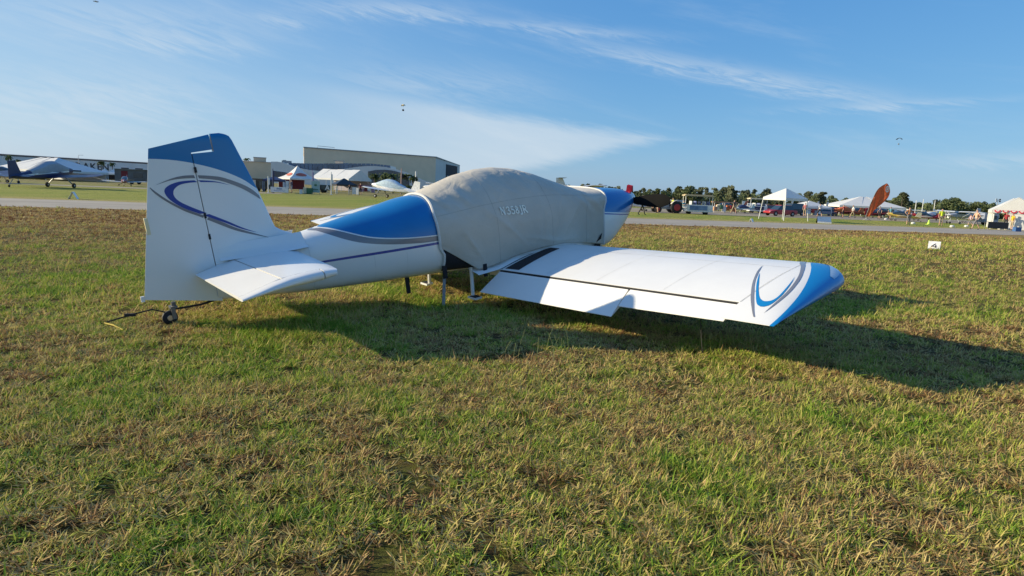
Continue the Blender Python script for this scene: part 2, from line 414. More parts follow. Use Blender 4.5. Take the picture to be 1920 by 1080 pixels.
DIH = math.tan(R_(3.5)); WLE = .10; WCH = 1.68
def foil_t(c, t=.13):
    c = min(max(c, 0.), 1.); return 5 * t * (.2969 * math.sqrt(c) - .126 * c - .3516 * c * c + .2843 * c ** 3 - .1036 * c ** 4)
def wing_z(x, y, up=1):
    c = min(max((WLE - x) / WCH, 0.), 1.)
    return DIH * abs(y) - .04 + (.25 - c) * .029 + WCH * (.05 * c * (1 - c) + up * foil_t(c))
FS = [(-4.30, .66, .315, .06), (-3.90, .70, .265, .165), (-3.60, .77, .225, .225), (-3.10, .845, .17, .31), (-2.60, .915, .125, .40), (-2.04, .985, .078, .48),
      (-1.5, .90, .03, .545), (-1.0, .74, -.03, .58), (-.5, .70, -.09, .60), (0., .69, -.13, .60), (.5, .685, -.16, .57), (.85, .665, -.14, .52), (1.05, .645, -.04, .48), (1.26, .615, .08, .42), (1.47, .575, .21, .33), (1.6, .53, .27, .25)]
def fus(x):
    x = min(max(x, FS[0][0]), FS[-1][0])
    for i in range(len(FS) - 1):
        a, b = FS[i], FS[i + 1]
        if x <= b[0]:
            p = FS[max(i - 1, 0)]; q = FS[min(i + 2, len(FS) - 1)]; h = b[0] - a[0]; t = (x - a[0]) / h; o = []
            for k in (1, 2, 3):
                ma = (b[k] - p[k]) / (b[0] - p[0]) if p is not a else (b[k] - a[k]) / h
                mb_ = (q[k] - a[k]) / (q[0] - a[0]) if q is not b else (b[k] - a[k]) / h
                o.append((2 * t ** 3 - 3 * t * t + 1) * a[k] + (t ** 3 - 2 * t * t + t) * h * ma + (-2 * t ** 3 + 3 * t * t) * b[k] + (t ** 3 - t * t) * h * mb_)
            return o
def fus_w(x, z):
    zt, zb, w = fus(x); zs = zb + (zt - zb) * .5
    n_, r_ = (2.3, (z - zs) / (zt - zs)) if z >= zs else (3.6, (zs - z) / (zs - zb))
    return w * (1 - min(max(r_, 0.), 1.) ** n_) ** (1 / n_)
def tab(T, x):
    if x <= T[0][0]: return T[0][1]
    for a, b in zip(T, T[1:]):
        if x <= b[0]: return a[1] + (b[1] - a[1]) * (x - a[0]) / (b[0] - a[0])
    return T[-1][1]
def stab_(T, x, e=.06):                        # smooth table
    return (tab(T, x - e) + 2 * tab(T, x) + tab(T, x + e)) / 4

AXX = Vector((.7504, .6379, .1735)); AXZ = Vector((-.1180, -.1288, .9846))
AXX.normalize(); AXY = AXZ.cross(AXX).normalized(); AXZ = AXX.cross(AXY).normalized()
ORG = Vector((.431, 8.842, .633))
plane = thing('light_aircraft', 'white and blue low wing aeroplane with tailwheel, parked in front under a grey cover', 'aeroplane')
PM = Matrix.Identity(4)
for i in range(3):
    PM[i][0] = AXX[i]; PM[i][1] = AXY[i]; PM[i][2] = AXZ[i]; PM[i][3] = ORG[i]
plane.matrix_world = PM
def Y(p): return (p[0], -p[1], p[2])           # tables use y to the right of the aircraft
def yy(ps): return [Y(p) for p in ps]
def loc_ground(x, y):                          # local height of the ground under a point
    w0 = PM @ Vector((x, -y, 0)); return (0 - w0.z) / AXZ.z

F_BLUE = [(-3.23, .842), (-3.194, .840), (-3.069, .801), (-2.939, .740), (-2.792, .682), (-2.627, .643), (-2.391, .605), (-2.203, .587), (-2.027, .576), (-1.5, .56)]
F_GREYT = [(-3.26, .838), (-3.194, .828), (-3.075, .790), (-2.944, .729), (-2.795, .670), (-2.630, .631), (-2.393, .593), (-2.205, .575), (-2.029, .562), (-1.5, .545)]
F_GREY = [(-3.30, .835), (-3.192, .778), (-3.065, .706), (-2.917, .643), (-2.755, .599), (-2.583, .565), (-2.402, .538), (-2.213, .516), (-2.029, .508), (-1.5, .50)]
F_LINE = [(-3.55, .531), (-3.37, .526), (-2.862, .515), (-2.024, .494), (-1.5, .48)]
F_LINEB = [(-3.55, .510), (-3.34, .503), (-2.843, .487), (-2.027, .467), (-1.5, .455)]
def half_sec(x):
    zt, zb, w = fus(x); zs = zb + (zt - zb) * .5; o = []
    for i in range(121):
        th = math.pi / 2 - math.pi * i / 120; c_, s_ = max(math.cos(th), 0), math.sin(th)
        if th >= 0: o.append((w * c_ ** (2 / 2.3), zs + (zt - zs) * s_ ** (2 / 2.3)))
        else: o.append((w * c_ ** (2 / 3.6), zs - (zs - zb) * (-s_) ** (2 / 3.6)))
    return o
def ring(x, bounds, counts):
    sec = half_sec(x); cum = [0]
    for a, b in zip(sec, sec[1:]): cum.append(cum[-1] + math.hypot(b[0] - a[0], b[1] - a[1]))
    def s_of(z):
        for k in range(len(sec) - 1):
            if sec[k][1] >= z >= sec[k + 1][1]:
                d = sec[k][1] - sec[k + 1][1]; return cum[k] + (cum[k + 1] - cum[k]) * ((sec[k][1] - z) / d if d > 1e-9 else 0)
        return 0 if z > sec[0][1] else cum[-1]
    def p_of(s):
        for k in range(len(cum) - 1):
            if s <= cum[k + 1] + 1e-12:
                t = (s - cum[k]) / max(cum[k + 1] - cum[k], 1e-9); return (sec[k][0] + (sec[k + 1][0] - sec[k][0]) * t, sec[k][1] + (sec[k + 1][1] - sec[k][1]) * t)
        return sec[-1]
    bs = [0] + [s_of(z) for z in bounds] + [cum[-1]]
    for i in range(1, len(bs)): bs[i] = max(bs[i], bs[i - 1])
    right = []
    for i, cn in enumerate(counts):
        for j in range(cn): right.append(p_of(bs[i] + (bs[i + 1] - bs[i]) * j / cn))
    right.append(p_of(cum[-1]))
    R1 = [(x, q[0], q[1]) for q in right]; L1 = [(x, -q[0], q[1]) for q in right[-2:0:-1]]
    return yy(R1 + L1)
def skin(name, xs, bfun, counts, mats, mids):
    mb = MB(); rings = [ring(x, bfun(x), counts) for x in xs]
    band = [i for i, cn in enumerate(counts) for _ in range(cn)]; seq = band + band[::-1]
    mb.loft(rings, mfun=lambda a, k: mids[seq[k % len(seq)]]); return mb.build(name, mats, plane, smooth=True, ang=50)
xs = [-4.30 + (2.32) * i / 40 for i in range(41)] + [-1.9 + 2.45 * i / 24 for i in range(25)]
skin('fuselage', xs, lambda x: [stab_(F_BLUE, x) if x > -3.23 else fus(x)[0], stab_(F_GREYT, x) if x > -3.26 else fus(x)[0], stab_(F_GREY, x) if x > -3.3 else fus(x)[0], tab(F_LINE, x), tab(F_LINEB, x) if x > -3.52 else tab(F_LINE, x)],
     (14, 2, 5, 6, 2, 16), [white, blue, grey, navy], (1, 0, 2, 0, 3, 0))
CW = [(.4, .445), (.497, .427), (.851, .356), (1.297, .27), (1.6, .24)]
xs = [.552 + .98 * (i / 18) for i in range(19)] + [1.56, 1.585, 1.6]
skin('cowling', xs, lambda x: [max(tab(CW, x), fus(x)[1] + .01), max(tab(CW, x) - .017, fus(x)[1] + .008), max(tab(CW, x) - .034, fus(x)[1] + .006)], (20, 2, 2, 16), [white, blue, grey, navy], (1, 0, 3, 0))

# spinner and propeller
mb = MB(); cz = .375
mb.loft([[Y((x, r * math.cos(a * math.pi / 10), cz + r * math.sin(a * math.pi / 10))) for a in range(20)] for x, r in ((1.595, .15), (1.68, .15), (1.76, .13), (1.84, .09), (1.89, .045), (1.91, .005))])
mb.build('spinner', white, plane, smooth=True)
blade_m = mat('propeller_black', (.010, .010, .010), .85, var=.1, spec=.05)
def blade(sg):
    mb = MB(); rows = []
    for i in range(15):
        t = i / 14; y = sg * (.11 + .72 * t); ch = .042 + .058 * math.sin(min(t * 1.5, 1) * math.pi / 2) * (1 if t < .75 else max(.12, 1 - ((t - .75) / .25) ** 2)); tw = R_(48 - 34 * t); r_ = []
        for k in range(12):
            a = 2 * math.pi * k / 12; cx, cy = ch * math.cos(a), .016 * (1 - .5 * t) * math.sin(a)
            r_.append(Y((1.70 + cx * math.sin(tw) + cy * math.cos(tw), y, cz + sg * .03 * t + (cx * math.cos(tw) - cy * math.sin(tw)) * 1.0)))
        rows.append(r_)
    mb.loft(rows); return mb.build('propeller_blade', blade_m, plane, smooth=True)
blade(1); blade(-1)
red = mat('red_ribbon', (.45, .012, .035), .7, var=.15)
rib = tag(MB().prism([Y((1.66, .06, .50)), Y((1.70, .14, .50)), Y((1.69, .15, .58)), Y((1.65, .09, .60))], (.03, 0, .01)).box(Y((1.665, .115, .44)), (.025, .05, .13)).build('red_streamer', red), None)
rib.matrix_world = PM
tag(rib, 'small red warning streamer tied at the hub of the propeller', 'streamer')
# cowl inlet and exhaust
MB().tube([Y((.95, .16, -.12)), Y((.7, .18, -.22)), Y((.5, .18, -.27))], .03, 10).build('exhaust_pipe', metal, plane, smooth=True)

# ---- wings
TIPE = [(.10, 3.55), (.085, 3.70), (.041, 3.84), (-.06, 3.99), (-.20, 4.095), (-.30, 4.12), (-.6, 4.135), (-1.0, 4.155), (-1.4, 4.17), (-1.58, 4.18)]
def tip_y(x): return tab([(a, b) for a, b in TIPE[::-1]], x)
W_BLUE = [(-1.62, 4.150), (-1.581, 4.148), (-1.424, 4.135), (-1.205, 4.108), (-.940, 4.060), (-.645, 3.977), (-.380, 3.873), (-.162, 3.765), (.10, 3.66)]
def wing_paint():
    m, n, l, mth, nz, rng, mixc = node_tree('wing_paint')
    b = n['Principled BSDF']; b.inputs['Roughness'].default_value = .34; b.inputs['Coat Weight'].default_value = .12; b.inputs['Coat Roughness'].default_value = .06
    t = n.new('ShaderNodeTexCoord'); sp = n.new('ShaderNodeSeparateXYZ'); l.new(t.outputs['Object'], sp.inputs[0])
    fc = n.new('ShaderNodeFloatCurve'); cv = fc.mapping.curves[0]
    pts = [((x + 1.7) / 2.0, (y - 3.5)) for x, y in W_BLUE]
    cv.points[0].location = (0, pts[0][1]); cv.points[1].location = (1, pts[-1][1])
    for p in pts: cv.points.new(*p)
    fc.mapping.update()
    l.new(mth('DIVIDE', mth('ADD', sp.outputs[0], 1.7), 2.0), fc.inputs['Value'])
    d = mth('SUBTRACT', mth('SUBTRACT', mth('ABSOLUTE', sp.outputs[1]), 3.5), fc.outputs[0])
    q = mth('GREATER_THAN', d, 0.0)
    sm = nz(t.outputs['Object'], 3.0, 4)
    wc = mixc(rng(sm, .3, .7), (.80, .79, .755), (.77, .76, .73))
    l.new(mixc(q, wc, (.002, .215, .52)), b.inputs['Base Color'])
    return m
wpm = wing_paint()
def wing(sg):
    cs = [0, .004, .012, .025, .045, .07, .10, .15, .2, .28, .36, .45, .55, .65, .74, .80, .833]
    cs_full = cs[:-1] + [.84, .88, .92, .96, 1.0]
    def loop(y, cl): return [(WLE - WCH * c, sg * y, wing_z(WLE - WCH * c, y)) for c in cl] + [(WLE - WCH * c, sg * y, wing_z(WLE - WCH * c, y, -1) - (0.002 if c < .99 else .004)) for c in cl[::-1]]
    mb = MB()
    ysA = [.40, .62, 1.0, 1.5, 2.0, 2.6, 3.0, 3.4, 3.735]
    mb.loft([yy(loop(y, cs)) for y in ysA])
    w = mb.build('wing_panel', wpm, plane, smooth=True, ang=45)
    # fibreglass tip: rolls down to a sharp lower edge
    mb = MB(); rows = []
    for t in (0, .12, .25, .4, .55, .68, .8, .88, .94, .98, 1.0):
        up, lo = [], []
        for c in cs_full:
            x0 = WLE - WCH * c; y1 = tip_y(x0); y0 = min(3.74, y1 - .002) if c > .02 else 3.5
            y0 = 3.738 if y1 > 3.80 else 3.738 - (3.80 - y1) * .0 
            xx = x0; ya = 3.738; yb = max(y1, 3.745)
            if c < .10: xx = x0 - t * t * (.10 - c) * WCH * .9; yb = tip_y(xx) if tip_y(xx) > 3.75 else 3.75
            y = ya + (yb - ya) * t
            zu, zl = wing_z(xx if c >= .10 else x0, ya), wing_z(x0, ya, -1) - .003
            k = math.sqrt(max(0, 1 - t ** 2.6)); lift = DIH * (y - ya); ze = zl + .42 * (zu - zl)
            up.append((xx, sg * y, ze + lift + (zu - ze) * k)); lo.append((xx, sg * y, ze + lift - (ze - zl) * max(k, .02) ** .7 - .002))
        rows.append(yy(up + lo[::-1]))
    mb.loft(rows); tp = mb.build('wing_tip', wpm, plane, smooth=True, ang=60)
    # seam between panel and tip
    # flap, lowered
    gx = WLE - WCH * .833 - .022
    def slab(name, y0, y1, te0, te1, th=.085, drop=.016):
        mb = MB(); rows = []
        for i in range(7):
            t = i / 6; y = y0 + (y1 - y0) * t; te = Vector(te0).lerp(Vector(te1), t); zu = wing_z(gx, y) - drop
            n_ = []
            for q, ztop in ((0, 0), (.15, .0), (.5, .003), (1, 0)):
                n_.append((gx + (te.x - gx) * q, sg * y, zu + (te.z - zu) * q + ztop))
            lo = [(te.x, sg * y, te.z - .006), (gx + (te.x - gx) * .5, sg * y, zu + (te.z - zu) * .5 - th * .5), (gx + .01, sg * y, zu - th), (gx + .03, sg * y, zu - th * .5)]
            rows.append(yy(n_ + lo))
        mb.loft(rows); return mb.build(name, wpm, plane, smooth=True, ang=35)
    slab('flap', .63, 2.585, (-1.638, 0, -.158), (-1.575, 0, -.067))
    al = slab('aileron', 2.61, 3.725, (-1.50, 0, .022), (-1.515, 0, .118), drop=.014)
    # dark-coloured strips standing in for the shade inside the hinge gaps
    MB().loft([yy([(gx + q, sg * y, wing_z(gx, y) - h) for q, h in ((.0145, .0015), (.021, .0005), (.021, .06), (.0145, .06))]) for y in (.62, 3.73)]).build('gap_shade_strip', dark, plane)
    return w
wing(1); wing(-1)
def wing_top(x, y, off=.0025):
    y_ = abs(y)
    if y_ <= 3.738: return wing_z(x, y_) + off
    ya = 3.738; yb = max(tip_y(x), 3.745); t = min((y_ - ya) / (yb - ya), 1); zu, zl = wing_z(x, ya), wing_z(x, ya, -1) - .003; ze = zl + .42 * (zu - zl)
    return ze + DIH * (y_ - ya) + (zu - ze) * math.sqrt(max(0, 1 - t ** 2.6)) + off
def resample(pl, n):
    pl = [Vector(p) for p in pl]; cum = [0]
    for a, b in zip(pl, pl[1:]): cum.append(cum[-1] + (b - a).length)
    o = []
    for i in range(n + 1):
        s = cum[-1] * i / n
        k = max(j for j in range(len(cum)) if cum[j] <= s + 1e-9); k = min(k, len(pl) - 2)
        t = (s - cum[k]) / max(cum[k + 1] - cum[k], 1e-9)
        p0 = pl[max(k - 1, 0)]; p1 = pl[k]; p2 = pl[k + 1]; p3 = pl[min(k + 2, len(pl) - 1)]
        o.append(.5 * ((2 * p1) + (p2 - p0) * t + (2 * p0 - 5 * p1 + 4 * p2 - p3) * t * t + (3 * p1 - p0 - 3 * p2 + p3) * t ** 3))
    return o
def wing_decal(name, a, b, m, sg, n=48):
    A_, B_ = resample(a, n), resample(b, n); mb = MB(); rows = []
    for p, q in zip(A_, B_):
        rows.append([Y((r_.x, sg * r_.y, wing_top(r_.x, r_.y))) for r_ in (p, p.lerp(q, .33), p.lerp(q, .67), q)])
    mb.grid(rows); mb.build(name, m, plane, smooth=True, ang=None)
W_G1o = [(-.02, 3.66), (-0.190, 3.727), (-0.385, 3.819), (-0.640, 3.917), (-0.838, 3.970), (-1.047, 4.004), (-1.251, 4.015), (-1.418, 4.010)]
W_G1i = [(-.03, 3.61), (-0.215, 3.688), (-0.353, 3.767), (-0.583, 3.868), (-0.790, 3.931), (-1.021, 3.977), (-1.242, 3.997), (-1.418, 4.010)]
W_G2o = [(-0.425, 3.445), (-0.624, 3.503), (-0.903, 3.619), (-1.127, 3.733), (-1.266, 3.814), (-1.425, 3.919), (-1.498, 3.971)]
W_G2i = [(-0.425, 3.445), (-0.685, 3.545), (-0.898, 3.638), (-1.120, 3.758), (-1.259, 3.838), (-1.421, 3.934), (-1.498, 3.984)]
W_Bo = [(-0.661, 3.544), (-0.894, 3.652), (-1.087, 3.755), (-1.254, 3.854), (-1.315, 3.905), (-1.325, 3.944), (-1.294, 3.973), (-1.216, 3.983), (-1.041, 3.968), (-0.814, 3.917), (-0.656, 3.867)]
W_Bi = [(-0.682, 3.557), (-0.889, 3.668), (-1.020, 3.739), (-1.138, 3.811), (-1.204, 3.863), (-1.229, 3.911), (-1.202, 3.949), (-1.127, 3.961), (-0.996, 3.944), (-0.808, 3.907), (-0.656, 3.867)]
lblue = mat('crescent_blue', (.002, .215, .52), .22, var=.03, coat=.6)
for sg in (1, -1):
    wing_decal('wing_stripe', W_G1o, W_G1i, grey, sg); wing_decal('wing_stripe', W_G2o, W_G2i, grey, sg); wing_decal('wing_crescent', W_Bo, W_Bi, lblue, sg)
    wing_decal('panel_seam', [(.02, 3.70), (-.5, 3.742), (-1.30, 3.742)], [(.02, 3.705), (-.5, 3.7455), (-1.30, 3.7455)], mat('seam_grey', (.42, .42, .42), .6), sg, 24)
    wing_decal('tip_lens', [(.035, 3.835), (-.08, 3.965), (-.25, 4.065), (-.42, 4.095)], [(.0, 3.80), (-.10, 3.90), (-.26, 3.985), (-.42, 4.06)], mat('clear_lens', (.42, .56, .68), .12, var=.05), sg, 16)
    # walkway and root seal
    tape = mat('walkway_grit', (.03, .024, .026), .95, var=.2, scale=60, bump=.5, bscale=300)
    wing_decal('walkway', [(-1.262, .665), (-.85, .62), (-.44, .575)], [(-1.256, .905), (-.85, .835), (-.45, .76)], tape, sg, 16)
    wing_decal('root_seal', [(-1.285, .615), (-.85, .575), (-.40, .535), (-.1, .535), (.05, .60)], [(-1.285, .628), (-.85, .588), (-.40, .548), (-.1, .55), (.03, .61)], black, sg, 24)
    # wing root fairing
    mb = MB(); rows = []
    for i in range(25):
        x = -1.62 + 1.75 * i / 24; zr = wing_z(max(x, -1.30), .60); w_ = fus_w(x, zr + .07)
        yo = .612 if x < -1.28 else .612 - .09 * (x + 1.28) / .9 if x < -.38 else .522 + .03 * (x + .38); yo = max(yo, w_ - .03)
        rows.append([Y((x, sg * yo, zr + .004)), Y((x, sg * (yo - .02), zr + .014)), Y((x, sg * (min(w_, yo - .03) + .004), zr + .045)), Y((x, sg * (min(w_, yo - .03) - .02), zr + .09))])
    mb.grid(rows); mb.build('wing_root_fairing', white, plane, smooth=True, ang=None)

for sg in (1, -1):
    sm_ = mat('panel_line', (.735, .73, .70), .5)
    for y_ in (1.38, 2.12, 2.95): wing_decal('panel_line', [(.02, y_), (-.6, y_), (-1.27, y_)], [(.02, y_ + .004), (-.6, y_ + .004), (-1.27, y_ + .004)], sm_, sg, 20)
    wing_decal('panel_line', [(-.42, .95), (-.42, 2.4), (-.42, 3.70)], [(-.425, .95), (-.425, 2.4), (-.425, 3.70)], sm_, sg, 20)
    for x_, z0_, z1_ in ((-3.42, .24, .74), (-2.78, .17, .47), (-2.42, .14, .45)):
        MB().grid([[Y((x_ + e_, sg * (fus_w(x_, z0_ + (z1_ - z0_) * i / 24) + .0015), z0_ + (z1_ - z0_) * i / 24)) for e_ in (0, .004)] for i in range(25)]).build('panel_line', sm_, plane)
# left wing sits a touch higher (strut on uneven ground)
for o in [c for c in C.objects if c.parent is plane and c.type == 'MESH' and c.name.split('.')[0] in ('wing_panel', 'wing_tip', 'flap', 'aileron', 'gap_shade_strip', 'wing_stripe', 'wing_crescent', 'panel_seam', 'tip_lens')]:
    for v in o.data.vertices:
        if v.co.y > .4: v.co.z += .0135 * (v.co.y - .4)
# ---- fin and rudder
FLE = [(.55, -3.30), (.70, -3.36), (.78, -3.42), (.83, -3.50), (.87, -3.58), (.911, -3.632), (1.326, -3.741), (1.78, -3.885), (1.82, -3.905), (1.842, -3.94), (1.855, -3.99)]
TED = [(.30, -4.94), (.465, -4.902), (1.774, -4.596), (1.86, -4.58)]
def fin_y(x, z):
    a, b = tab(FLE, z), tab(TED, z); ch = a - b; c = (a - x) / ch
    y = foil_t(c, .085) * ch * .9 + .0015
    if z < .95 and x > -4.28: y += .07 * ((.95 - z) / .35) ** 2 * min(1, (a - x) / .12) * max(0, 1 - max(0, (-4.0 - x) / .28))
    if z > 1.80: y *= max(.25, math.sqrt(max(0, 1 - ((z - 1.80) / .058) ** 2)))
    return y
def tail_paint():
    m, n, l, mth, nz, rng, mixc = node_tree('tail_paint')
    b = n['Principled BSDF']; b.inputs['Roughness'].default_value = .28; b.inputs['Coat Weight'].default_value = .25; b.inputs['Coat Roughness'].default_value = .06
    t = n.new('ShaderNodeTexCoord'); sp = n.new('ShaderNodeSeparateXYZ'); l.new(t.outputs['Object'], sp.inputs[0])
    T_BLUE = [(-4.623, 1.688), (-4.474, 1.666), (-4.340, 1.633), (-4.205, 1.587), (-4.066, 1.529), (-3.926, 1.454), (-3.832, 1.388), (-3.777, 1.337), (-3.6, 1.2)]
    fc = n.new('ShaderNodeFloatCurve'); cv = fc.mapping.curves[0]
    pts = [((x + 5.0) / 1.5, z - 1.0) for x, z in T_BLUE]
    cv.points[0].location = (0, .70); cv.points[1].location = (1, .1)
    for p in pts: cv.points.new(*p)
    fc.mapping.update()
    l.new(mth('DIVIDE', mth('ADD', sp.outputs[0], 5.0), 1.5), fc.inputs['Value'])
    q = mth('GREATER_THAN', mth('SUBTRACT', mth('SUBTRACT', sp.outputs[2], 1.0), fc.outputs[0]), 0.0)
    l.new(mixc(q, (.80, .79, .76), (.002, .165, .40)), b.inputs['Base Color'])
    return m
tpm = tail_paint()
def vloft(name, rows, mats=None):
    mb = MB(); rr = []
    for row in rows:
        rr.append(yy([(x, fin_y(x, z), z) for x, z in row] + [(x, -fin_y(x, z), z) for x, z in row[::-1]]))
    mb.loft(rr); return mb.build(name, mats or tpm, plane, smooth=True, ang=50)
fr = [0, .006, .02, .05, .1, .18, .3, .45, .6, .75, .88, 1.0]
def frow(z, rear, dz=0.0):
    a = tab(FLE, z); return [(a + (rear - a) * q, z) for q in fr]
zz = [.56, .64, .70, .75, .79, .83, .87, .91, .96, 1.02, 1.1, 1.2, 1.3, 1.4, 1.5, 1.6, 1.694]
vloft('fin', [frow(z, -4.259) for z in zz])
vloft('fin_cap', [frow(z, -4.072) for z in (1.694, 1.74, 1.78, 1.80, 1.82, 1.835, 1.846, 1.852, 1.855)])
rr = [0, .03, .1, .25, .45, .65, .85, 1.0]
def rrow(v):
    h0, t0 = Vector((-4.267, .305)), Vector((-4.902, .465)); h1, t1 = Vector((-4.266, 1.823)), Vector((-4.597, 1.774))
    a, b = h0.lerp(h1, v), t0.lerp(t1, v); return [tuple(a.lerp(b, q)) for q in rr]
vloft('rudder', [rrow(v) for v in [k / 14 for k in range(14)] + [.96, .985, 1.0]])
def hrow(v):
    a = Vector((-4.082, 1.714)).lerp(Vector((-4.086, 1.850)), v); b = Vector((-4.268, 1.704)).lerp(Vector((-4.268, 1.823)), v); return [tuple(a.lerp(b, q)) for q in (0, .1, .3, .6, 1.0)]
vloft('rudder_horn', [hrow(v) for v in (0, .25, .5, .7, .85, .94, 1.0)])
def fin_decal(name, a, b, m, n=60):
    A_, B_ = resample(a, n), resample(b, n)
    for sg in (1, -1):
        mb = MB(); run = []
        for p, q in zip(A_, B_):
            row = [p, p.lerp(q, .5), q]
            xm = row[1].x
            if -4.267 < xm < -4.257:
                if len(run) > 1: mb.grid(run)
                run = []; continue
            run.append([Y((r_.x, sg * (fin_y(r_.x, r_.y) + .0022), r_.y)) for r_ in row])
        if len(run) > 1: mb.grid(run)
        mb.build(name, m, plane, smooth=True, ang=None)
fin_decal('tail_stripe', [(-4.610, 1.456), (-4.482, 1.495), (-4.384, 1.510), (-4.270, 1.503), (-4.127, 1.477), (-4.031, 1.448), (-3.888, 1.374), (-3.794, 1.306), (-3.735, 1.239)],
          [(-4.610, 1.456), (-4.484, 1.483), (-4.389, 1.486), (-4.276, 1.476), (-4.133, 1.446), (-4.038, 1.413), (-3.896, 1.334), (-3.802, 1.263), (-3.725, 1.198)], grey)
fin_decal('tail_crescent', [(-3.984, 1.371), (-4.097, 1.421), (-4.213, 1.448), (-4.327, 1.462), (-4.423, 1.462), (-4.502, 1.442), (-4.545, 1.408), (-4.543, 1.357), (-4.504, 1.295), (-4.423, 1.225), (-4.292, 1.146), (-4.110, 1.040), (-3.968, 0.954), (-3.817, 0.887)],
          [(-3.984, 1.371), (-4.099, 1.413), (-4.216, 1.433), (-4.312, 1.442), (-4.399, 1.438), (-4.446, 1.419), (-4.476, 1.388), (-4.480, 1.342), (-4.448, 1.291), (-4.373, 1.233), (-4.251, 1.155), (-4.087, 1.052), (-3.956, 0.963), (-3.817, 0.887)], navy, 110)
fin_decal('tail_stripe', [(-4.658, 1.441), (-4.625, 1.384), (-4.550, 1.302), (-4.428, 1.200), (-4.298, 1.121), (-4.163, 1.033), (-4.023, 0.947), (-3.873, 0.880), (-3.70, 0.812)],
          [(-4.651, 1.442), (-4.610, 1.392), (-4.530, 1.309), (-4.423, 1.225), (-4.293, 1.144), (-4.156, 1.067), (-4.018, 0.974), (-3.870, 0.897), (-3.70, 0.812)], grey)
for z in (.93, 1.13, 1.55): MB().box((-4.262, 0, z), (.018, .092, .05)).build('rudder_hinge', dark, plane)
MB().box((-4.262, 0, 1.0), (.004, .03, 1.38)).build('hinge_tube', dark, plane)
cream = mat('rudder_wedge_cream', (.75, .66, .42), .5)
MB().box((-4.745, 0, 1.11), (.03, .02, .15)).build('trim_wedge', cream, plane)
MB().box((-4.915, 0, .475), (.03, .022, .05)).build('tail_light', mat('lamp_clear', (.85, .85, .85), .15), plane)
# fairing screws
for x, y_, z in ((-3.72, .09, .80), (-3.80, .10, .80), (-3.95, .105, .785), (-4.05, .10, .76)):
    MB().ball(Y((x, fin_y(x, z) + .001, z)), .006, n=8, k=4).build('screw', dark, plane)
# ---- tailplane
hz = .652
def stab_half(sg):
    def hs_t(x, y): 
        c = min(max((-3.50 - .11 * y / 1.4 - x) / .95, 0.), 1.); return foil_t(c, .10) * .95 * .95
    mb = MB(); rows = []
    for y in (.0, .1, .3, .6, .9, 1.15, 1.28, 1.30):
        le = -3.50 - .12 * (y / 1.4) - (.02 if y > 1.2 else 0); xs_ = [le + (-4.100 - le) * q for q in (0, .01, .04, .1, .2, .35, .5, .7, .85, 1)]
        rows.append(yy([(x, sg * y, hz + hs_t(x, y)) for x in xs_] + [(x, sg * y, hz - hs_t(x, y) - .001) for x in xs_[::-1]]))
    mb.loft(rows); mb.build('stabilizer', white, plane, smooth=True, ang=45)
    def elev_rows(ys, front):
        rows = []
        for y, sq in ys:
            xs_ = [front + (-4.458 - front) * q for q in (0, .06, .2, .4, .6, .8, 1)]; up, lo = [], []
            for x in xs_:
                dz = -max(0, (-4.11 - x)) * .13; t_ = max(hs_t(max(x, -4.44), y) * sq, .0025)
                up.append((x, sg * y, hz + dz + t_)); lo.append((x, sg * y, hz + dz - t_ - .001))
            rows.append(yy(up + lo[::-1]))
        return rows
    mb = MB(); mb.loft(elev_rows([(y, 1) for y in (.06, .3, .6, .9, 1.2, 1.30)], -4.114))
    el_ = mb.build('elevator', white, plane, smooth=True, ang=45)
    mb = MB(); mb.loft(elev_rows([(1.304, 1), (1.34, .97), (1.37, .86), (1.39, .68), (1.402, .42), (1.406, .2)], -3.78))
    mb.build('elevator_horn', white, plane, smooth=True, ang=60)
    mb = MB(); rows = []
    for y, sq in ((1.302, 1), (1.34, .97), (1.37, .85), (1.392, .6), (1.40, .3)):
        le = -3.635 - (1 - sq) * .07; xs_ = [le + (-3.768 - le) * q for q in (0, .1, .35, .7, 1)]
        rows.append(yy([(x, sg * y, hz + hs_t(x, y) * sq) for x in xs_] + [(x, sg * y, hz - hs_t(x, y) * sq - .001) for x in xs_[::-1]]))
    mb.loft(rows); mb.build('stabilizer_tip', white, plane, smooth=True, ang=60)
    MB().box(Y((-4.107, sg * .68, hz)), (.012, 1.2, .03)).build('elevator_hinge', dark, plane)
stab_half(1); stab_half(-1)
# fairing around the tail root
mb = MB(); rows = []
for i in range(16):
    x = -3.42 - .80 * i / 15; w_ = fus_w(x, .62)
    rows.append(yy([(x, w_ + .015 + .05 * math.sin(i / 15 * math.pi), .69), (x, w_ * .8, .72), (x, w_ * .55 + .02, .77), (x, w_ * .35 + .02, .83)]))
mb.grid(rows); mb.grid([[(p[0], -p[1], p[2]) for p in r_] for r_ in rows]); mb.build('tail_fairing', white, plane, smooth=True, ang=None)
# ---- tailwheel
tz = loc_ground(-4.73, 0)
MB().tube([(-4.20, 0, .33), (-4.45, 0, .305), (-4.68, 0, tz + .13)], [.014, .011, .009], 8).build('tail_spring', black, plane, smooth=True)
MB().tube([(-4.25, .0, .45), (-4.27, .02, .30)], .012, 6).build('tail_spring_clamp', black, plane)
tw = MB().wheel((-4.735, 0, tz + .062), .066, .045).build('tail_wheel', black, plane, smooth=True)
MB().wheel((-4.735, 0, tz + .062), .03, .05, n=10).build('hub', metal, tw, smooth=True)
fk = MB().box((-4.70, .034, tz + .10), (.035, .012, .11)).box((-4.70, -.034, tz + .10), (.035, .012, .11)).box((-4.69, 0, tz + .155), (.06, .085, .02)).tube([(-4.685, 0, tz + .14), (-4.68, 0, tz + .20)], .022, 8)
fk.build('tail_wheel_fork', mat('fork_grey', (.18, .18, .18), .5, metal=.5), plane)
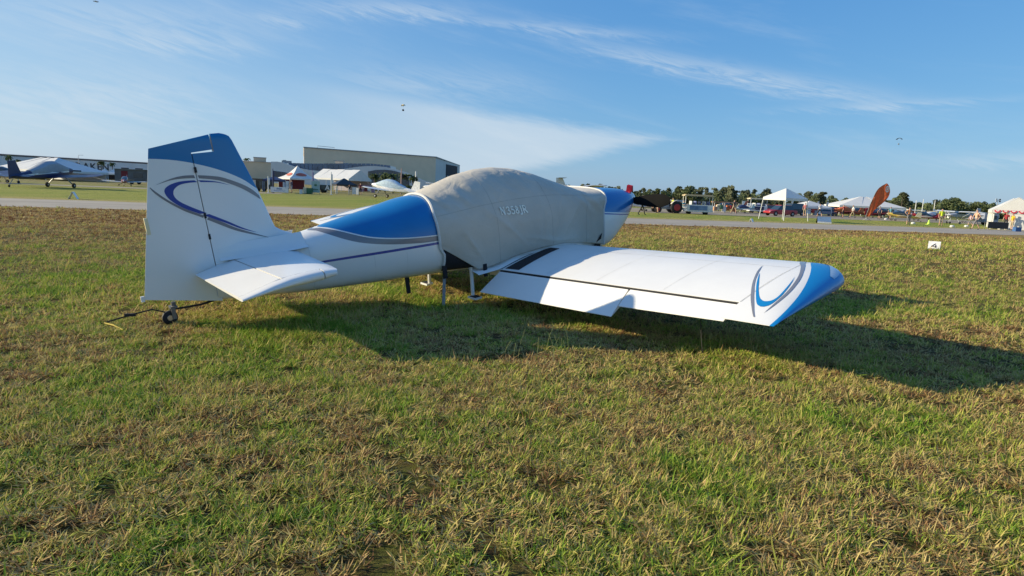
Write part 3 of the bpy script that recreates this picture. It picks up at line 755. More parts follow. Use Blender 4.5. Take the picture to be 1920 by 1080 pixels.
# ---- main gear (stands behind the wing)
for sg in (1, -1):
    gz = loc_ground(.80, sg * 1.12)
    MB().tube([Y((.62, sg * .30, -.10)), Y((.72, sg * .75, gz + .42)), Y((.80, sg * 1.08, gz + .20))], [.035, .03, .028], 8).build('gear_leg', white, plane, smooth=True)
    wz = gz + .17
    w_ = MB().wheel(Y((.80, sg * 1.16, wz)), .17, .12).build('main_wheel', black, plane, smooth=True)
    MB().wheel(Y((.80, sg * 1.16, wz)), .07, .125, n=12).build('hub', metal, w_, smooth=True)
    MB().loft([[Y((x, sg * 1.16 + hw * math.cos(a * math.pi / 7), wz + zc + hh * math.sin(a * math.pi / 7))) for a in range(14)] for x, hw, hh, zc in ((1.16, .01, .01, .02), (1.08, .07, .08, .02), (.95, .105, .135, .03), (.78, .11, .15, .04), (.55, .085, .11, .04), (.3, .03, .04, .05), (.2, .005, .005, .05))]).build('wheel_fairing', white, plane, smooth=True)
# ---- belly: boarding steps, antenna
for sg in (1, -1):
    MB().tube([Y((-1.60, sg * .44, .10)), Y((-1.615, sg * .46, -.02)), Y((-1.63, sg * .47, -.235))], .022, 8).build('step_leg', white, plane, smooth=True)
    f_ = MB().box(Y((-1.64, sg * .52, -.245)), (.10, .15, .022)).build('step_foot', white, plane)
    MB().box(Y((-1.64, sg * .525, -.232)), (.08, .11, .006)).build('grip_pad', black, f_)
MB().box(Y((-2.34, .22, .02)), (.05, .012, .19)).build('belly_antenna', black, plane)

# ------------------------------------------------------------------ the cover
cvm, n, l, mth, nz, rng, mixc = node_tree('cover_fabric')
b = n['Principled BSDF']; b.inputs['Roughness'].default_value = .85; b.inputs['Specular IOR Level'].default_value = .25
b.inputs['Sheen Weight'].default_value = .15
t = n.new('ShaderNodeTexCoord'); P = t.outputs['Object']
l.new(mixc(rng(nz(P, 2.2, 4), .35, .7), (.56, .505, .42), (.49, .45, .38)), b.inputs['Base Color'])
bp = n.new('ShaderNodeBump'); bp.inputs['Strength'].default_value = .5; bp.inputs['Distance'].default_value = .03
l.new(mth('ADD', nz(P, 5, 4, .55, .8), mth('MULTIPLY', nz(P, 160, 2), .05)), bp.inputs['Height']); l.new(bp.outputs[0], b.inputs['Normal'])
CT = [(-2.06, .992), (-2.0, .998), (-1.8, 1.040), (-1.6, 1.092), (-1.41, 1.138), (-1.1, 1.172), (-.84, 1.165), (-.55, 1.118), (-.31, 1.045), (-.20, 1.0), (-.03, .922), (.15, .822), (.26, .752), (.34, .728), (.45, .716), (.65, .70), (.90, .685)]
CB = [(-2.06, .42), (-2.0, .41), (-1.85, .30), (-1.70, .185), (-1.56, .08), (-1.35, .085), (-1.0, .135), (-.6, .155), (-.2, .14), (.1, .08), (.35, .02), (.60, -.04), (.9, -.05)]
def cov_pt(u, v, sg=1):
    # u along, v from top centre (0) to lower hem (1)
    x0 = -2.03 + 2.60 * u
    zt, zb = stab_(CT, x0, .03), tab(CB, x0); _, fb, w = fus(x0); w += .022
    zs = .50
    if v < .55:
        th = (1 - v / .55) * math.pi / 2; n_ = 2.3 - .62 * math.sin(math.pi * min(max(u / .82, 0), 1)) ** .7 + (.9 if u > .9 else .9 * max(0, (u - .8) / .1))
        y, z = w * math.cos(th) ** (2 / n_) if math.cos(th) > 0 else 0, zs + (zt - zs) * max(math.sin(th), 0) ** (2 / n_)
        y = max(y, fus_w(x0, z) + .022) if v > .02 and x0 < -1.6 else y
    else:
        q = (v - .55) / .45; z = zs + (zb - zs) * q; y = max(w - .02 * q * q, fus_w(x0, z) + .014) if z > fb else w - .03
    x = x0
    if u > .75: x += (u - .75) / .25 * .11 * min(max((z - .38) / .30, 0), 1) ** 1.5
    if u < .1: x += (1 - u / .1) * .07 * min(max((z - .8) / .2, 0), 1)
    # folds
    crest = math.exp(-((z - (zt - .17)) / .11) ** 2) * (1 if u > .03 else u / .03)
    f1 = noise.noise((x * 8.0 + z * 7, z * 2.0 - x, sg * 3.1)); f2 = noise.noise((x * 24 + z * 20, z * 3, sg * 7.7))
    d = .030 * f1 * crest + .016 * f2 * crest
    side = min(max((zt - z) / .25, 0), 1) * min(max((z - zb) / .1, .3), 1)
    d += side * (.010 * noise.noise((x * 2.2 - z * 1.4, z * 1.2 + x * .5, 2.2 * sg)) + .005 * noise.noise((x * 6 + z * 5, z * 2 - x, 5 * sg)))
    for xa, za, xb, zb_, am in ((-.12, .92, -.40, .16, .016), (-1.45, .85, -.80, .2, .012), (.15, .70, -.30, .16, .014), (-.45, .95, -.62, .2, -.010), (-1.75, .62, -1.45, .12, .010), (-.55, .22, .1, .16, .010), (-.9, .35, -.2, .17, .010), (.33, .6, .22, .05, -.010), (-1.2, 1.0, -1.05, .5, -.010)):
        dx, dz = xb - xa, zb_ - za; ln = math.hypot(dx, dz); tt = ((x - xa) * dx + (z - za) * dz) / ln / ln; pp = ((x - xa) * dz - (z - za) * dx) / ln
        if 0 < tt < 1: d += am * math.exp(-(pp / .026) ** 2) * math.sin(tt * math.pi)
    k = y / max(w, .01)
    return (x, sg * (y + d * k), z + d * (1 - k))
cover = thing('aircraft_cover', 'grey fabric cover with lettering draped over the cockpit of the blue and white aeroplane', 'cover')
cover.matrix_world = PM
mb = MB(); rows = []
NU, NV = 150, 56
for i in range(NU + 1):
    u = i / NU; vs_ = [j / NV for j in range(NV + 1)]
    rows.append(yy([cov_pt(u, v, 1) for v in vs_[::-1]] + [cov_pt(u, v, -1) for v in vs_[1:]]))
mb.grid(rows); cf = mb.build('fabric', cvm, cover, smooth=True, ang=None)
sol = cf.modifiers.new('thickness', 'SOLIDIFY'); sol.thickness = .006; sol.offset = -1
trim = mat('cover_trim_white', (.66, .65, .62), .8, var=.05, bump=.3, bscale=60)
for u in (0.0, 1.0):
    path = [Vector(Y(cov_pt(u, v, 1))) for v in [1 - k / 40 for k in range(41)]] + [Vector(Y(cov_pt(u, v, -1))) for v in [k / 40 for k in range(1, 41)]]
    if u == 0.0:
        path = [Vector(Y((-1.985, fus_w(-1.985, z) + .016, z))) for z in (.20, .27, .34)] + path[1:-1] + [Vector(Y((-1.985, -fus_w(-1.985, z) - .016, z))) for z in (.34, .27, .20)]
    MB().tube(path, .015, 6).build('hem', trim, cover, smooth=True)
seam = mat('cover_seam', (.40, .375, .33), .85)
for sg in (1, -1):
    MB().tube([Vector(Y(cov_pt(i / 90, .36, sg))) for i in range(91)], .002, 5).build('seam', seam, cover, smooth=True)
    for u_ in (.30, .62, .86): MB().tube([Vector(Y(cov_pt(u_, .02 + .97 * i / 40, sg))) for i in range(41)], .002, 5).build('seam', seam, cover, smooth=True)
# black gussets, straps
web = mat('strap_webbing', (.014, .013, .018), .85, var=.2, scale=40)
def side_panel(name, pts, off, m, sg=1, th=.004):
    q = []
    for x, z in pts: q.append(Y((x, sg * (fus_w(x, z) + off), z)))
    return MB().prism(q, (0, -th * sg, 0)).build(name, m, cover)
for sg in (1, -1):
    mb = MB(); rows = []
    for i in range(13):
        x = -1.985 + .44 * i / 12; zt_ = tab(CB, x) + .012; zb_ = .135 - .05 * i / 12
        rows.append([Y((x, sg * (fus_w(x, zb_ + (zt_ - zb_) * j / 8) + .011), zb_ + (max(zt_ - zb_, .01)) * j / 8)) for j in range(9)])
    mb.grid(rows); gq = mb.build('gusset', web, cover, smooth=True, ang=None); gq.modifiers.new('th', 'SOLIDIFY').thickness = .004
    side_panel('gusset', [(.50, .14), (.53, -.06), (.36, -.03)], .036, web, sg)
    MB().box(Y((-1.985, sg * (fus_w(-1.985, .22) + .018), .135)), (.055, .014, .15)).build('strap', web, cover)
    MB().box(Y((-1.985, sg * (fus_w(-1.985, .22) + .026), .10)), (.045, .014, .03)).build('buckle', black, cover)
    MB().box(Y((-1.475, sg * (fus_w(-1.475, .2) + .030), .055)), (.05, .014, .15)).build('strap', web, cover)
gs = mat('strap_grey', (.30, .30, .31), .8, var=.15, scale=30)
dn = (PM.to_3x3().inverted() @ Vector((0, 0, -1))).normalized(); p0 = Vector(Y((-1.99, .455, .08))); ln_ = (PM @ p0).z - .015
ax_ = Vector((1, 0, 0)) - dn * dn.x; ax_.normalize(); ay_ = dn.cross(ax_)
MB().prism([p0 - ax_ * .019 - ay_ * .004, p0 + ax_ * .019 - ay_ * .004, p0 + ax_ * .019 + ay_ * .004, p0 - ax_ * .019 + ay_ * .004], dn * ln_).build('hanging_strap', gs, cover)
# serif lettering, stroke by stroke
def stroke_text(txt, adv):
    G_ = {'N': ([[(0, 0), (0, 1)], [(.02, 1), (.58, 0)], [(.6, 0), (.6, 1)], [(-.12, 0), (.12, 0)], [(-.12, 1), (.08, 1)], [(.48, 1), (.72, 1)]], [.05, .10, .05, .03, .03, .03], .98),
          '3': ([[(.03, .82), (.12, .96), (.28, 1), (.42, .92), (.44, .74), (.34, .58), (.16, .53)], [(.16, .53), (.38, .48), (.48, .3), (.42, .1), (.24, 0), (.08, .03), (0, .16)]], [.07, .07], .72),
          '5': ([[(.46, .98), (.12, .98)], [(.12, .98), (.07, .58)], [(.07, .58), (.24, .62), (.42, .52), (.48, .32), (.4, .1), (.22, 0), (.08, .02), (0, .14)]], [.06, .04, .07], .72),
          '8': ([[(.24, .54), (.08, .66), (.08, .86), (.24, 1), (.4, .86), (.4, .66), (.24, .54), (.03, .36), (.04, .12), (.24, 0), (.45, .12), (.46, .36), (.24, .54)]], [.065], .72),
          'J': ([[(.3, 1), (.3, .05), (.2, -.12), (.04, -.14), (-.02, -.06)], [(.14, 1), (.46, 1)]], [.075, .03], .62),
          'R': ([[(.05, 0), (.05, 1)], [(.05, 1), (.32, 1), (.48, .88), (.48, .66), (.34, .52), (.05, .5)], [(.25, .5), (.62, 0)], [(-.08, 0), (.18, 0)], [(-.08, 1), (.06, 1)], [(.55, 0), (.7, 0)]], [.075, .055, .085, .03, .03, .03], .8)}
    ox = 0; quads = []
    for ch in txt:
        st_, wd, ad = G_[ch]; letter = []
        for pl, w_ in zip(st_, wd):
            pl = [Vector(p) for p in pl]
            dense = []
            for a_, b_ in zip(pl, pl[1:]): dense += [a_.lerp(b_, k / 4) for k in range(4)]
            dense.append(pl[-1])
            for a_, b_ in zip(dense, dense[1:]):
                d = (b_ - a_).normalized(); nn = Vector((-d.y, d.x)) * w_ * 1.35; e = d * w_ * .4
                letter.append([a_ - nn - e, b_ - nn + e, b_ + nn + e, a_ + nn - e])
        quads.append([[(p.x + ox, p.y) for p in q] for q in letter]); ox += ad
    return quads, ox
ltr = mat('lettering_cream', (.88, .86, .74), .7, var=.05)
qs, tot = stroke_text('N358JR', 1)
import functools
@functools.lru_cache(None)
def cov_side(xr, zr, sg):
    # outermost cover skin near (x,z)
    u = (xr + 2.03) / 2.60; best = None
    for k in range(20, 100):
        p = cov_pt(u, k / 100, sg); d = abs(p[2] - zr)
        if best is None or d < best[0]: best = (d, abs(p[1]))
    return best[1]
for sg in (1, -1):
    for q in qs:
        mb = MB()
        for quad in q:
            ps = []
            for a_, b_ in quad:
                sx_ = a_ / tot if sg > 0 else 1 - a_ / tot
                x = -1.165 + .385 * sx_ if sg > 0 else -.78 - .385 * (a_ / tot); z = (.662 - .031 * (x + 1.165) / .385) + .084 * b_
                ps.append(Y((x, sg * (cov_side(round(x, 2), round(z, 2), sg) + .010), z)))
            mb.face(ps)
        mb.build('letter', ltr, cover, recalc=False)
# tie-downs
rope = mat('tie_rope', (.05, .045, .04), .9, var=.2)
yel = mat('yellow_rope', (.55, .42, .05), .8, var=.15)
w0 = PM @ Vector(Y((-1.2, 3.3, .1)))
tag(MB().tube([w0, (w0.x + .02, w0.y, .25), (w0.x + .05, w0.y - .02, .01)], .004, 6).build('tie_down_rope', rope), 'dark rope tying the right wing of the aeroplane to the grass', 'rope')
tw0 = PM @ Vector((-4.72, 0, tz + .10))
td = thing('tail_tie_down', 'black strap with yellow rope staking the tailwheel to the grass', 'tie down', (tw0.x - .55, tw0.y - .35, 0))
lc = lambda p: Vector(p) - Vector(td.location)
MB().tube([lc(tw0), lc((tw0.x - .14, tw0.y - .06, .14)), lc((tw0.x - .28, tw0.y - .12, .10)), lc((tw0.x - .52, tw0.y - .2, .02))], [.006, .006, .008, .006], 6).build('strap', web, td)
MB().box(lc((tw0.x - .30, tw0.y - .13, .095)), (.09, .025, .025), rz=.4).build('ratchet', black, td)
MB().tube([lc((tw0.x - .50, tw0.y - .19, .025)), lc((tw0.x - .36, tw0.y - .28, .03)), lc((tw0.x - .2, tw0.y - .4, .02))], .007, 6).build('rope', yel, td)
# chock-side weeds: a few tall seed stalks
wd = MB(); rg = random.Random(5)
for k in range(16):
    g = Vector((rg.uniform(-.05, .55), rg.uniform(5.0, 5.6), 0)); h = rg.uniform(.10, .24); d = rg.uniform(-.06, .06)
    wd.tube([g, g + Vector((d * .4, 0, h * .6)), g + Vector((d, 0, h))], [.0022, .0018, .001], 4)
    for j in range(3): wd.ball(g + Vector((d * (.8 + .1 * j), 0, h * (.85 + .07 * j))), (.005, .005, .011), n=5, k=3)
tag(wd.build('weed_stalks', mat('weed_green', (.15, .18, .06), .8, var=.2)), 'thin tall seed stalks standing in the shade under the right wing', 'weeds', kind='stuff')
# ------------------------------------------------------------------ materials of the airfield
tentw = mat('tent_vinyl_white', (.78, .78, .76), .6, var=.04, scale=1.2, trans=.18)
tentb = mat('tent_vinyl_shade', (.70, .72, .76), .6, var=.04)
alu = mat('pole_white', (.72, .72, .70), .5, var=.05)
steel = mat('grey_steel', (.32, .33, .34), .5, metal=.3, var=.1)
glass = mat('window_glass', (.03, .05, .07), .08, var=.1, spec=.8)
tyre = mat('tyre', (.02, .02, .02), .85)
def cm(name, c, **k): return mat('paint_' + name, c, k.pop('rough', .4), **k)
p_red, p_orange, p_yellow = cm('red', (.42, .025, .03)), cm('orange', (.62, .16, .04)), cm('yellow', (.72, .52, .10))
p_white, p_navy, p_black, p_blue = cm('white', (.75, .75, .74)), cm('navy', (.03, .035, .10)), cm('black', (.02, .02, .022)), cm('mid_blue', (.05, .13, .32))
p_grey, p_green, p_cream, p_lime = cm('grey', (.36, .38, .42)), cm('green', (.05, .16, .07)), cm('cream', (.70, .62, .42)), cm('lime', (.45, .72, .06))
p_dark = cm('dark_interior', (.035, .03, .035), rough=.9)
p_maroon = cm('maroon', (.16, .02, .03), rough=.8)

# ------------------------------------------------------------------ large buildings
def ribbed(name, c, k=.55, rough=.6):
    m, n, l, mth, nz, rng, mixc = node_tree(name)
    b = n['Principled BSDF']; b.inputs['Roughness'].default_value = rough
    t = n.new('ShaderNodeTexCoord'); sp = n.new('ShaderNodeSeparateXYZ'); l.new(t.outputs['Object'], sp.inputs[0])
    w = mth('SINE', mth('MULTIPLY', sp.outputs[0], 6.283 / k))
    l.new(mixc(rng(nz(t.outputs['Object'], .15, 4), .3, .7), c, tuple(q * .9 for q in c)), b.inputs['Base Color'])
    bp = n.new('ShaderNodeBump'); bp.inputs['Strength'].default_value = .35; bp.inputs['Distance'].default_value = .04
    l.new(w, bp.inputs['Height']); l.new(bp.outputs[0], b.inputs['Normal']); return m
def block(name, label, A_, B_, h, depth, wall, roofm, fascia=None, fh=.8):
    A_, B_ = Vector(A_), Vector(B_); d = B_ - A_; ln = math.hypot(d.x, d.y)
    t = thing(name, label, 'building', (A_.x, A_.y, FAR_Z - .2), math.atan2(d.y, d.x))
    h += .2
    MB().box((ln / 2, .15, h / 2), (ln, .3, h)).build('front_wall', wall, t)
    MB().box((.15, depth / 2 + .302, h / 2), (.3, depth, h)).build('side_wall', wall, t)
    MB().box((ln - .15, depth / 2 + .302, h / 2), (.3, depth, h)).build('side_wall', wall, t)
    MB().box((ln / 2, depth + .46, h / 2), (ln, .3, h)).build('back_wall', wall, t)
    MB().prism([(-.4, -.4, h + .003), (-.4, depth / 2, h + .6), (-.4, depth + 1, h + .003)], (ln + .8, 0, 0)).build('roof', roofm, t)
    if fascia: MB().box((ln / 2, -.08, h - fh / 2), (ln + .3, .14, fh)).build('fascia', fascia, t)
    return t, ln
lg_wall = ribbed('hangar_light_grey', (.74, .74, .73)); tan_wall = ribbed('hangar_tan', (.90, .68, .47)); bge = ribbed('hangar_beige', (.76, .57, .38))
roofm = mat('metal_roof', (.30, .31, .32), .5, var=.08, scale=.3); fas = mat('dark_fascia', (.12, .11, .11), .6)
a, b_ = at(0, 313, 380), at(275, 325, 455); dd = b_ - a
t, ln = block('long_hangar', 'long pale grey hangar with dark roof edge and big black lettering behind the left tent', a - dd * .55, b_ + dd * .34, 1.7 + 23 * 380 / 1199, 40, lg_wall, roofm, fas, .9)
# DRAKEN letters on its wall
ltx = mat('sign_letters', (.05, .05, .055), .6)
def letters(txt, t, x0, z0, h, m, adv=None, y=-.02, bold=.02, name='letter', depth=.12):
    x = x0
    for ch in txt:
        cu = bpy.data.curves.new('txt', 'FONT'); cu.body = ch; cu.size = h * 1.37; cu.extrude = depth / 2; cu.offset = bold * h
        tmp = bpy.data.objects.new('txt', cu); C.objects.link(tmp); bpy.context.view_layer.update()
        me = bpy.data.meshes.new_from_object(tmp.evaluated_get(bpy.context.evaluated_depsgraph_get())); C.objects.unlink(tmp); bpy.data.objects.remove(tmp)
        xs_ = [v.co.x for v in me.vertices]; w_ = max(xs_) - min(xs_); mn = min(xs_)
        for v in me.vertices: v.co = Vector((v.co.x - mn, -v.co.z, v.co.y))
        me.materials.clear(); me.materials.append(m); o = bpy.data.objects.new(name, me); C.objects.link(o); o.parent = t; o.location = (x, y, z0)
        x += w_ + h * .13
def along(t, ln, u, v):                        # where the sight line over (u,v) meets the plane of a wall -> local x, z
    d = ray(u, v); rz = t.rotation_euler.z; nx, ny = -math.sin(rz), math.cos(rz); L0 = t.location
    k = (L0.x * nx + L0.y * ny) / (d.x * nx + d.y * ny); p = Vector((d.x * k, d.y * k, CAM_H + d.z * k))
    return (p.x - L0.x) * math.cos(rz) + (p.y - L0.y) * math.sin(rz), p.z - L0.z
xa, za = along(t, ln, 128, 316); xb, zb_ = along(t, ln, 204, 317)
hh = along(t, ln, 180, 305)[1] - along(t, ln, 180, 317.5)[1]
letters('DRAKEN', t, xa, za, hh, ltx, y=-.12, bold=.022)
t, ln = block('beige_hangar', 'low beige hangar with flat roof right of the tail fin', at(395, 331, 300), at(515, 336, 310), 9.3, 30, bge, roofm)
for u in (487, 538):
    xx, zz_ = along(t, ln, u, 300)
    q = thing('roof_unit', 'grey air conditioning box on the roof of the %s' % ('low beige hangar' if u == 487 else 'silver wave front building'), 'air conditioner', t.matrix_basis @ Vector((xx, 6, 9.75)), t.rotation_euler.z, 'roof units')
    if u == 487: MB().box((0, 0, .9), (5.6, 3, 1.8)).build('casing', bge, q); MB().box((0, 0, 1.95), (6.0, 3.4, .3)).build('lid', steel, q)
    else: MB().box((0, 0, .5), (4.6, 2.6, 1.3)).build('casing', p_grey, q); MB().box((-1, 0, 1.3), (1.6, 1.6, .3)).build('fan', steel, q)
# tan hangar
a, b_ = at(570, 338, 330), at(816, 349, 374)
hT = 1.7 + 59 * 330 / 1199 + .2
t = thing('tan_hangar', 'huge tan hangar with tall plain wall in the middle distance', 'building', (a.x, a.y, FAR_Z - .2), math.atan2(b_.y - a.y, b_.x - a.x)); ln = math.hypot(b_.x - a.x, b_.y - a.y)
mi_ = t.matrix_basis.inverted(); c3 = mi_ @ at(861, 351, 499); c4 = mi_ @ Vector((a.x * 1.35, a.y * 1.35, 0)); c3.z = c4.z = 0; c1, c2 = Vector((0, 0, 0)), Vector((ln, 0, 0))
up = Vector((0, 0, hT))
MB().prism([c1, c2, c2 + up, c1 + up], (0, .3, 0)).build('front_wall', tan_wall, t)
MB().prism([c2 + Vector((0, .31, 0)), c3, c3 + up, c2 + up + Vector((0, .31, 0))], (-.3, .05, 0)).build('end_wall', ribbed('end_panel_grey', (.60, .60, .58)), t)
MB().prism([c1 + Vector((.0, .31, 0)), c4, c4 + up, c1 + up + Vector((0, .31, 0))], (.3, 0, 0)).build('side_wall', tan_wall, t)
MB().prism([c4 + Vector((.31, 0, 0)), c3 + Vector((-.31, 0, 0)), c3 + up + Vector((-.31, 0, 0)), c4 + up + Vector((.31, 0, 0))], (0, -.3, 0)).build('back_wall', tan_wall, t)
MB().prism([c1 + up + Vector((-.3, -.3, .003)), c2 + up + Vector((.3, -.3, .003)), c3 + up + Vector((.3, .3, .003)), c4 + up + Vector((-.3, .3, .003))], (0, 0, .5)).build('roof', roofm, t)
def on_end(q, z, off): p = c2.lerp(c3, q); d = (c3 - c2).normalized(); return p + Vector((d.y, -d.x, 0)) * off + Vector((0, 0, z))
MB().prism([on_end(.36, 3, .05), on_end(.86, 3, .05), on_end(.86, hT - 1.2, .05), on_end(.36, hT - 2.0, .05)], Vector((.12, -.02, 0))).build('door_opening', p_dark, t)
for k in range(3): MB().prism([on_end(.40 + .15 * k, 1, .25), on_end(.45 + .15 * k, 1, .25), on_end(.45 + .15 * k, 9, .25), on_end(.40 + .15 * k, 9, .25)], Vector((.1, -.02, 0))).build('door_panel', mat('hangar_door_blue', (.45, .48, .50), .5, var=.1), t)
MB().tube([(8, 3, hT + .4), (8, 3, hT + 1.6), (17, 3, hT + 1.4), (17, 3, hT + .4)], .12, 6).build('roof_rail', steel, t)
# silver building with the wave front
D0 = 262
def sil(u, v): 
    p = at(u, v, D0); return Vector((p.x, p.y, p.z))
o0 = sil(508, 340); t = thing('silver_wave_building', 'silver panelled building with wave shaped roofline and blue glass', 'building', (o0.x, o0.y, FAR_Z - .2))
rel = lambda u, v: Vector((sil(u, v).x - o0.x, 0, sil(u, v).z - FAR_Z + .2))
silver = ribbed('silver_panels', (.62, .64, .66), 1.6, .35)
wave = [(508, 303), (520, 303), (530, 304.5), (545, 310), (560, 315), (578, 318.5), (600, 320.5), (622, 319.5), (645, 316.5), (668, 313), (688, 311.2), (704, 311.2), (722, 313), (742, 317.5), (760, 323), (778, 331), (796, 339), (812, 345)]
top = [rel(*q) for q in wave]
poly = [Vector((top[0].x, 0, 0))] + top + [Vector((top[-1].x, 0, 0))]
mb = MB()
for i in range(len(top) - 1):
    p, q = top[i], top[i + 1]
    mb.prism([(p.x, 0, 0), p, q, (q.x, 0, 0)], (0, 1.2, 0))
mb.build('wave_wall', silver, t)
bglass = mat('facade_glass', (.07, .13, .22), .12, var=.25, scale=.2, spec=.8)
gl = [(534, 304.5), (580, 306), (640, 305.5), (690, 305.8), (728, 309.5)]
tp = [rel(*q) + Vector((0, 4, 0)) for q in gl]
for i in range(len(tp) - 1):
    for k in range(6):
        p, q = tp[i].lerp(tp[i + 1], k / 6 + .01), tp[i].lerp(tp[i + 1], (k + 1) / 6 - .01)
        MB().prism([(p.x, 4, 3), p, q, (q.x, 4, 3)], (0, .3, 0)).build('pane', bglass, t)
MB().prism([(tp[0].x, 4.6, 0), tp[0] + Vector((0, .6, -.2)), tp[2] + Vector((0, .6, -.2)), tp[-1] + Vector((0, .6, -.2)), (tp[-1].x, 4.6, 0)], (0, 12, 0)).build('core', silver, t)
dg = mat('facade_dark_glass', (.03, .05, .085), .12, var=.25, scale=.3, spec=.8)
for tl_, bl_ in ((((512, 320), (528, 322), (545, 325), (562, 331)), 338), (((690, 321.5), (705, 318.6), (722, 318.2), (738, 320), (752, 324), (768, 332)), 350)):
    pts = [rel(*q) for q in tl_]
    for p, q in zip(pts, pts[1:]):
        zb2 = rel(600, bl_).z
        MB().prism([(p.x + .05, -.12, zb2), p + Vector((.05, -.12, 0)), q + Vector((-.05, -.12, 0)), (q.x - .05, -.12, zb2)], (0, .10, 0)).build('window', dg, t)
q = thing('roof_unit', 'small grey roof vent box above the glass of the wave front building', 'air conditioner', sil(626, 305.5) + Vector((0, 9, -.4)), 0, 'roof units')
MB().box((0, 0, .7), (3.4, 2, 1.4)).build('casing', bge, q); MB().box((-.3, 0, 1.5), (4.0, 2.2, .25)).build('lid', steel, q); MB().box((2.7, 0, .45), (1.6, 1.4, .8)).build('duct', steel, q)

# ------------------------------------------------------------------ tents
def hip_tent(name, label, c, L_, Wd, eave, ridge, hipl, rz, walls=True, wm_=None, cat='tent', bays=5):
    t = thing(name, label, cat, c, rz); x, y = L_ / 2, Wd / 2; rx = x - hipl
    def panel(nm, ps):
        mb = MB(); mb.prism(ps, (0, 0, -.03)); mb.build(nm, tentw, t)
    for sgn in (-1, 1):
        for k in range(bays):
            a0, a1 = -1 + 2 * k / bays, -1 + 2 * (k + 1) / bays
            sag = .06
            panel('roof_panel', [(a0 * x * .9975, sgn * y, eave), (a1 * x * .9975, sgn * y, eave), (a1 * rx * .9975, 0, ridge - sag * (k % 2)), (a0 * rx * .9975, 0, ridge - sag * (k % 2))])
    if hipl > .05:
        for sgn in (-1, 1): panel('hip_panel', [(sgn * x, -y, eave), (sgn * x, y, eave), (sgn * rx, 0, ridge - .02)])
    else:
        for sgn in (-1, 1): MB().prism([(sgn * x, -y, eave - .02), (sgn * x, y, eave - .02), (sgn * x, 0, ridge - .05)], (-sgn * .03, 0, 0)).build('gable_panel', tentw, t)
    for sgn in (-1, 1):
        MB().box((0, sgn * (y - .02), eave - .16), (L_, .03, .30)).build('valance', tentw, t); MB().box((sgn * (x - .02), 0, eave - .16), (.03, Wd - .1, .30)).build('valance', tentw, t)
        for k in range(bays + 1):
            MB().tube([((-1 + 2 * k / bays) * (x - .08), sgn * (y - .08), 0), ((-1 + 2 * k / bays) * (x - .08), sgn * (y - .08), eave - .02)], .05, 6).build('leg', alu, t)
    if walls: MB().box((0, y - .25, eave / 2 - .1), (L_ - .4, .04, eave - .25)).build('back_wall', wm_ or tentw, t)
    return t
def canopy(label, c, w_, eave, peak, rz, mt=None, legm=None, group=None, splay=0.0, name='pop_up_canopy', curve=0.0, wall=None, d_=None):
    t = thing(name, label, 'canopy tent', c, rz, group); h = w_ / 2; hd = (d_ or w_) / 2; mt = mt or tentw
    cs = [(-h, -hd), (h, -hd), (h, hd), (-h, hd)]
    for k in range(4):
        a0, a1 = Vector((*cs[k], eave)), Vector((*cs[(k + 1) % 4], eave)); ap = Vector((0, 0, peak)); rows = []
        for i in range(7):
            q = i / 6; zz2 = eave + (peak - eave) * (q - curve * math.sin(q * math.pi)); p, r_ = a0.lerp(ap, q), a1.lerp(ap, q); p.z = r_.z = zz2
            rows.append([p, p.lerp(r_, .5) + Vector((0, 0, -.03 * (1 - q))), r_])
        mb = MB(); mb.grid(rows); o = mb.build('roof_panel', mt, t, smooth=True, ang=None)
        m0, m1 = a0.copy(), a1.copy(); 
        MB().prism([m0, m1, m1 - Vector((0, 0, .22)), m0 - Vector((0, 0, .22))], Vector((0, 0, 0)) - (m0 + m1).normalized() * .02 * Vector((1, 1, 0)).length).build('valance', mt, t)
    for cx, cy in cs:
        MB().tube([(cx * (1 + splay), cy * (1 + splay), 0), (cx * .97, cy * .97, eave)], .035, 6).build('leg', legm or alu, t)
    if wall: MB().box((0, hd - .08, eave / 2), (w_ - .2, .04, eave - .3)).build('back_wall', wall, t)
    return t
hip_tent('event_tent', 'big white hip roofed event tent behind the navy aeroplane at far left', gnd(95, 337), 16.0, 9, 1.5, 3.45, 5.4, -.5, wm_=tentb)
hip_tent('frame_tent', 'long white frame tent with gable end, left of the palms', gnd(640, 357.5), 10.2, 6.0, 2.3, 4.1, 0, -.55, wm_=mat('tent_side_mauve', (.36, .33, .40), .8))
hip_tent('gable_tent', 'white gable tent with red bunting at the right edge', gnd(1897, 431) + Vector((.60, .80, 0)) * 4, 8.0, 3.9, 1.85, 3.1, 0, R_(56), bays=3)
bt = [o for o in C.objects if o.name.startswith('gable_tent')][0]
swag = mat('bunting_red', (.55, .03, .07), .8)
for k in range(6):
    mb = MB(); y0 = -1.85 + .62 * k
    mb.prism([(-4.05, y0, 1.82)] + [(-4.05, y0 + .26 - .26 * math.cos(a_), 1.82 - .26 * math.sin(a_)) for a_ in [math.pi * i / 8 for i in range(1, 8)]] + [(-4.05, y0 + .52, 1.82)], (-.02, 0, 0)); mb.build('bunting_swag', swag, bt)
    MB().prism([(-4.075, y0 + .1, 1.80)] + [(-4.075, y0 + .26 - .14 * math.cos(a_), 1.80 - .12 * math.sin(a_)) for a_ in [math.pi * i / 6 for i in range(1, 6)]] + [(-4.075, y0 + .42, 1.80)], (-.012, 0, 0)).build('bunting_stripe', p_white, bt)
MB().box((-3.93, -.55, .88), (.04, 2.6, 1.7)).build('front_wall', tentw, bt)
canopy('white pop up canopy tent standing alone on the verge beside the taxiway', gnd(1468, 412.5), 2.75, 2.05, 2.95, .42, splay=.10)
canopy('white peaked marquee with orange oval and dark red inside', gnd(558, 357), 4.6, 1.95, 4.0, .75, curve=.16, name='peaked_marquee', wall=p_maroon)
mq = [o for o in C.objects if o.name.startswith('peaked_marquee')][0]
ov = mat('marquee_orange', (.60, .13, .08), .7)
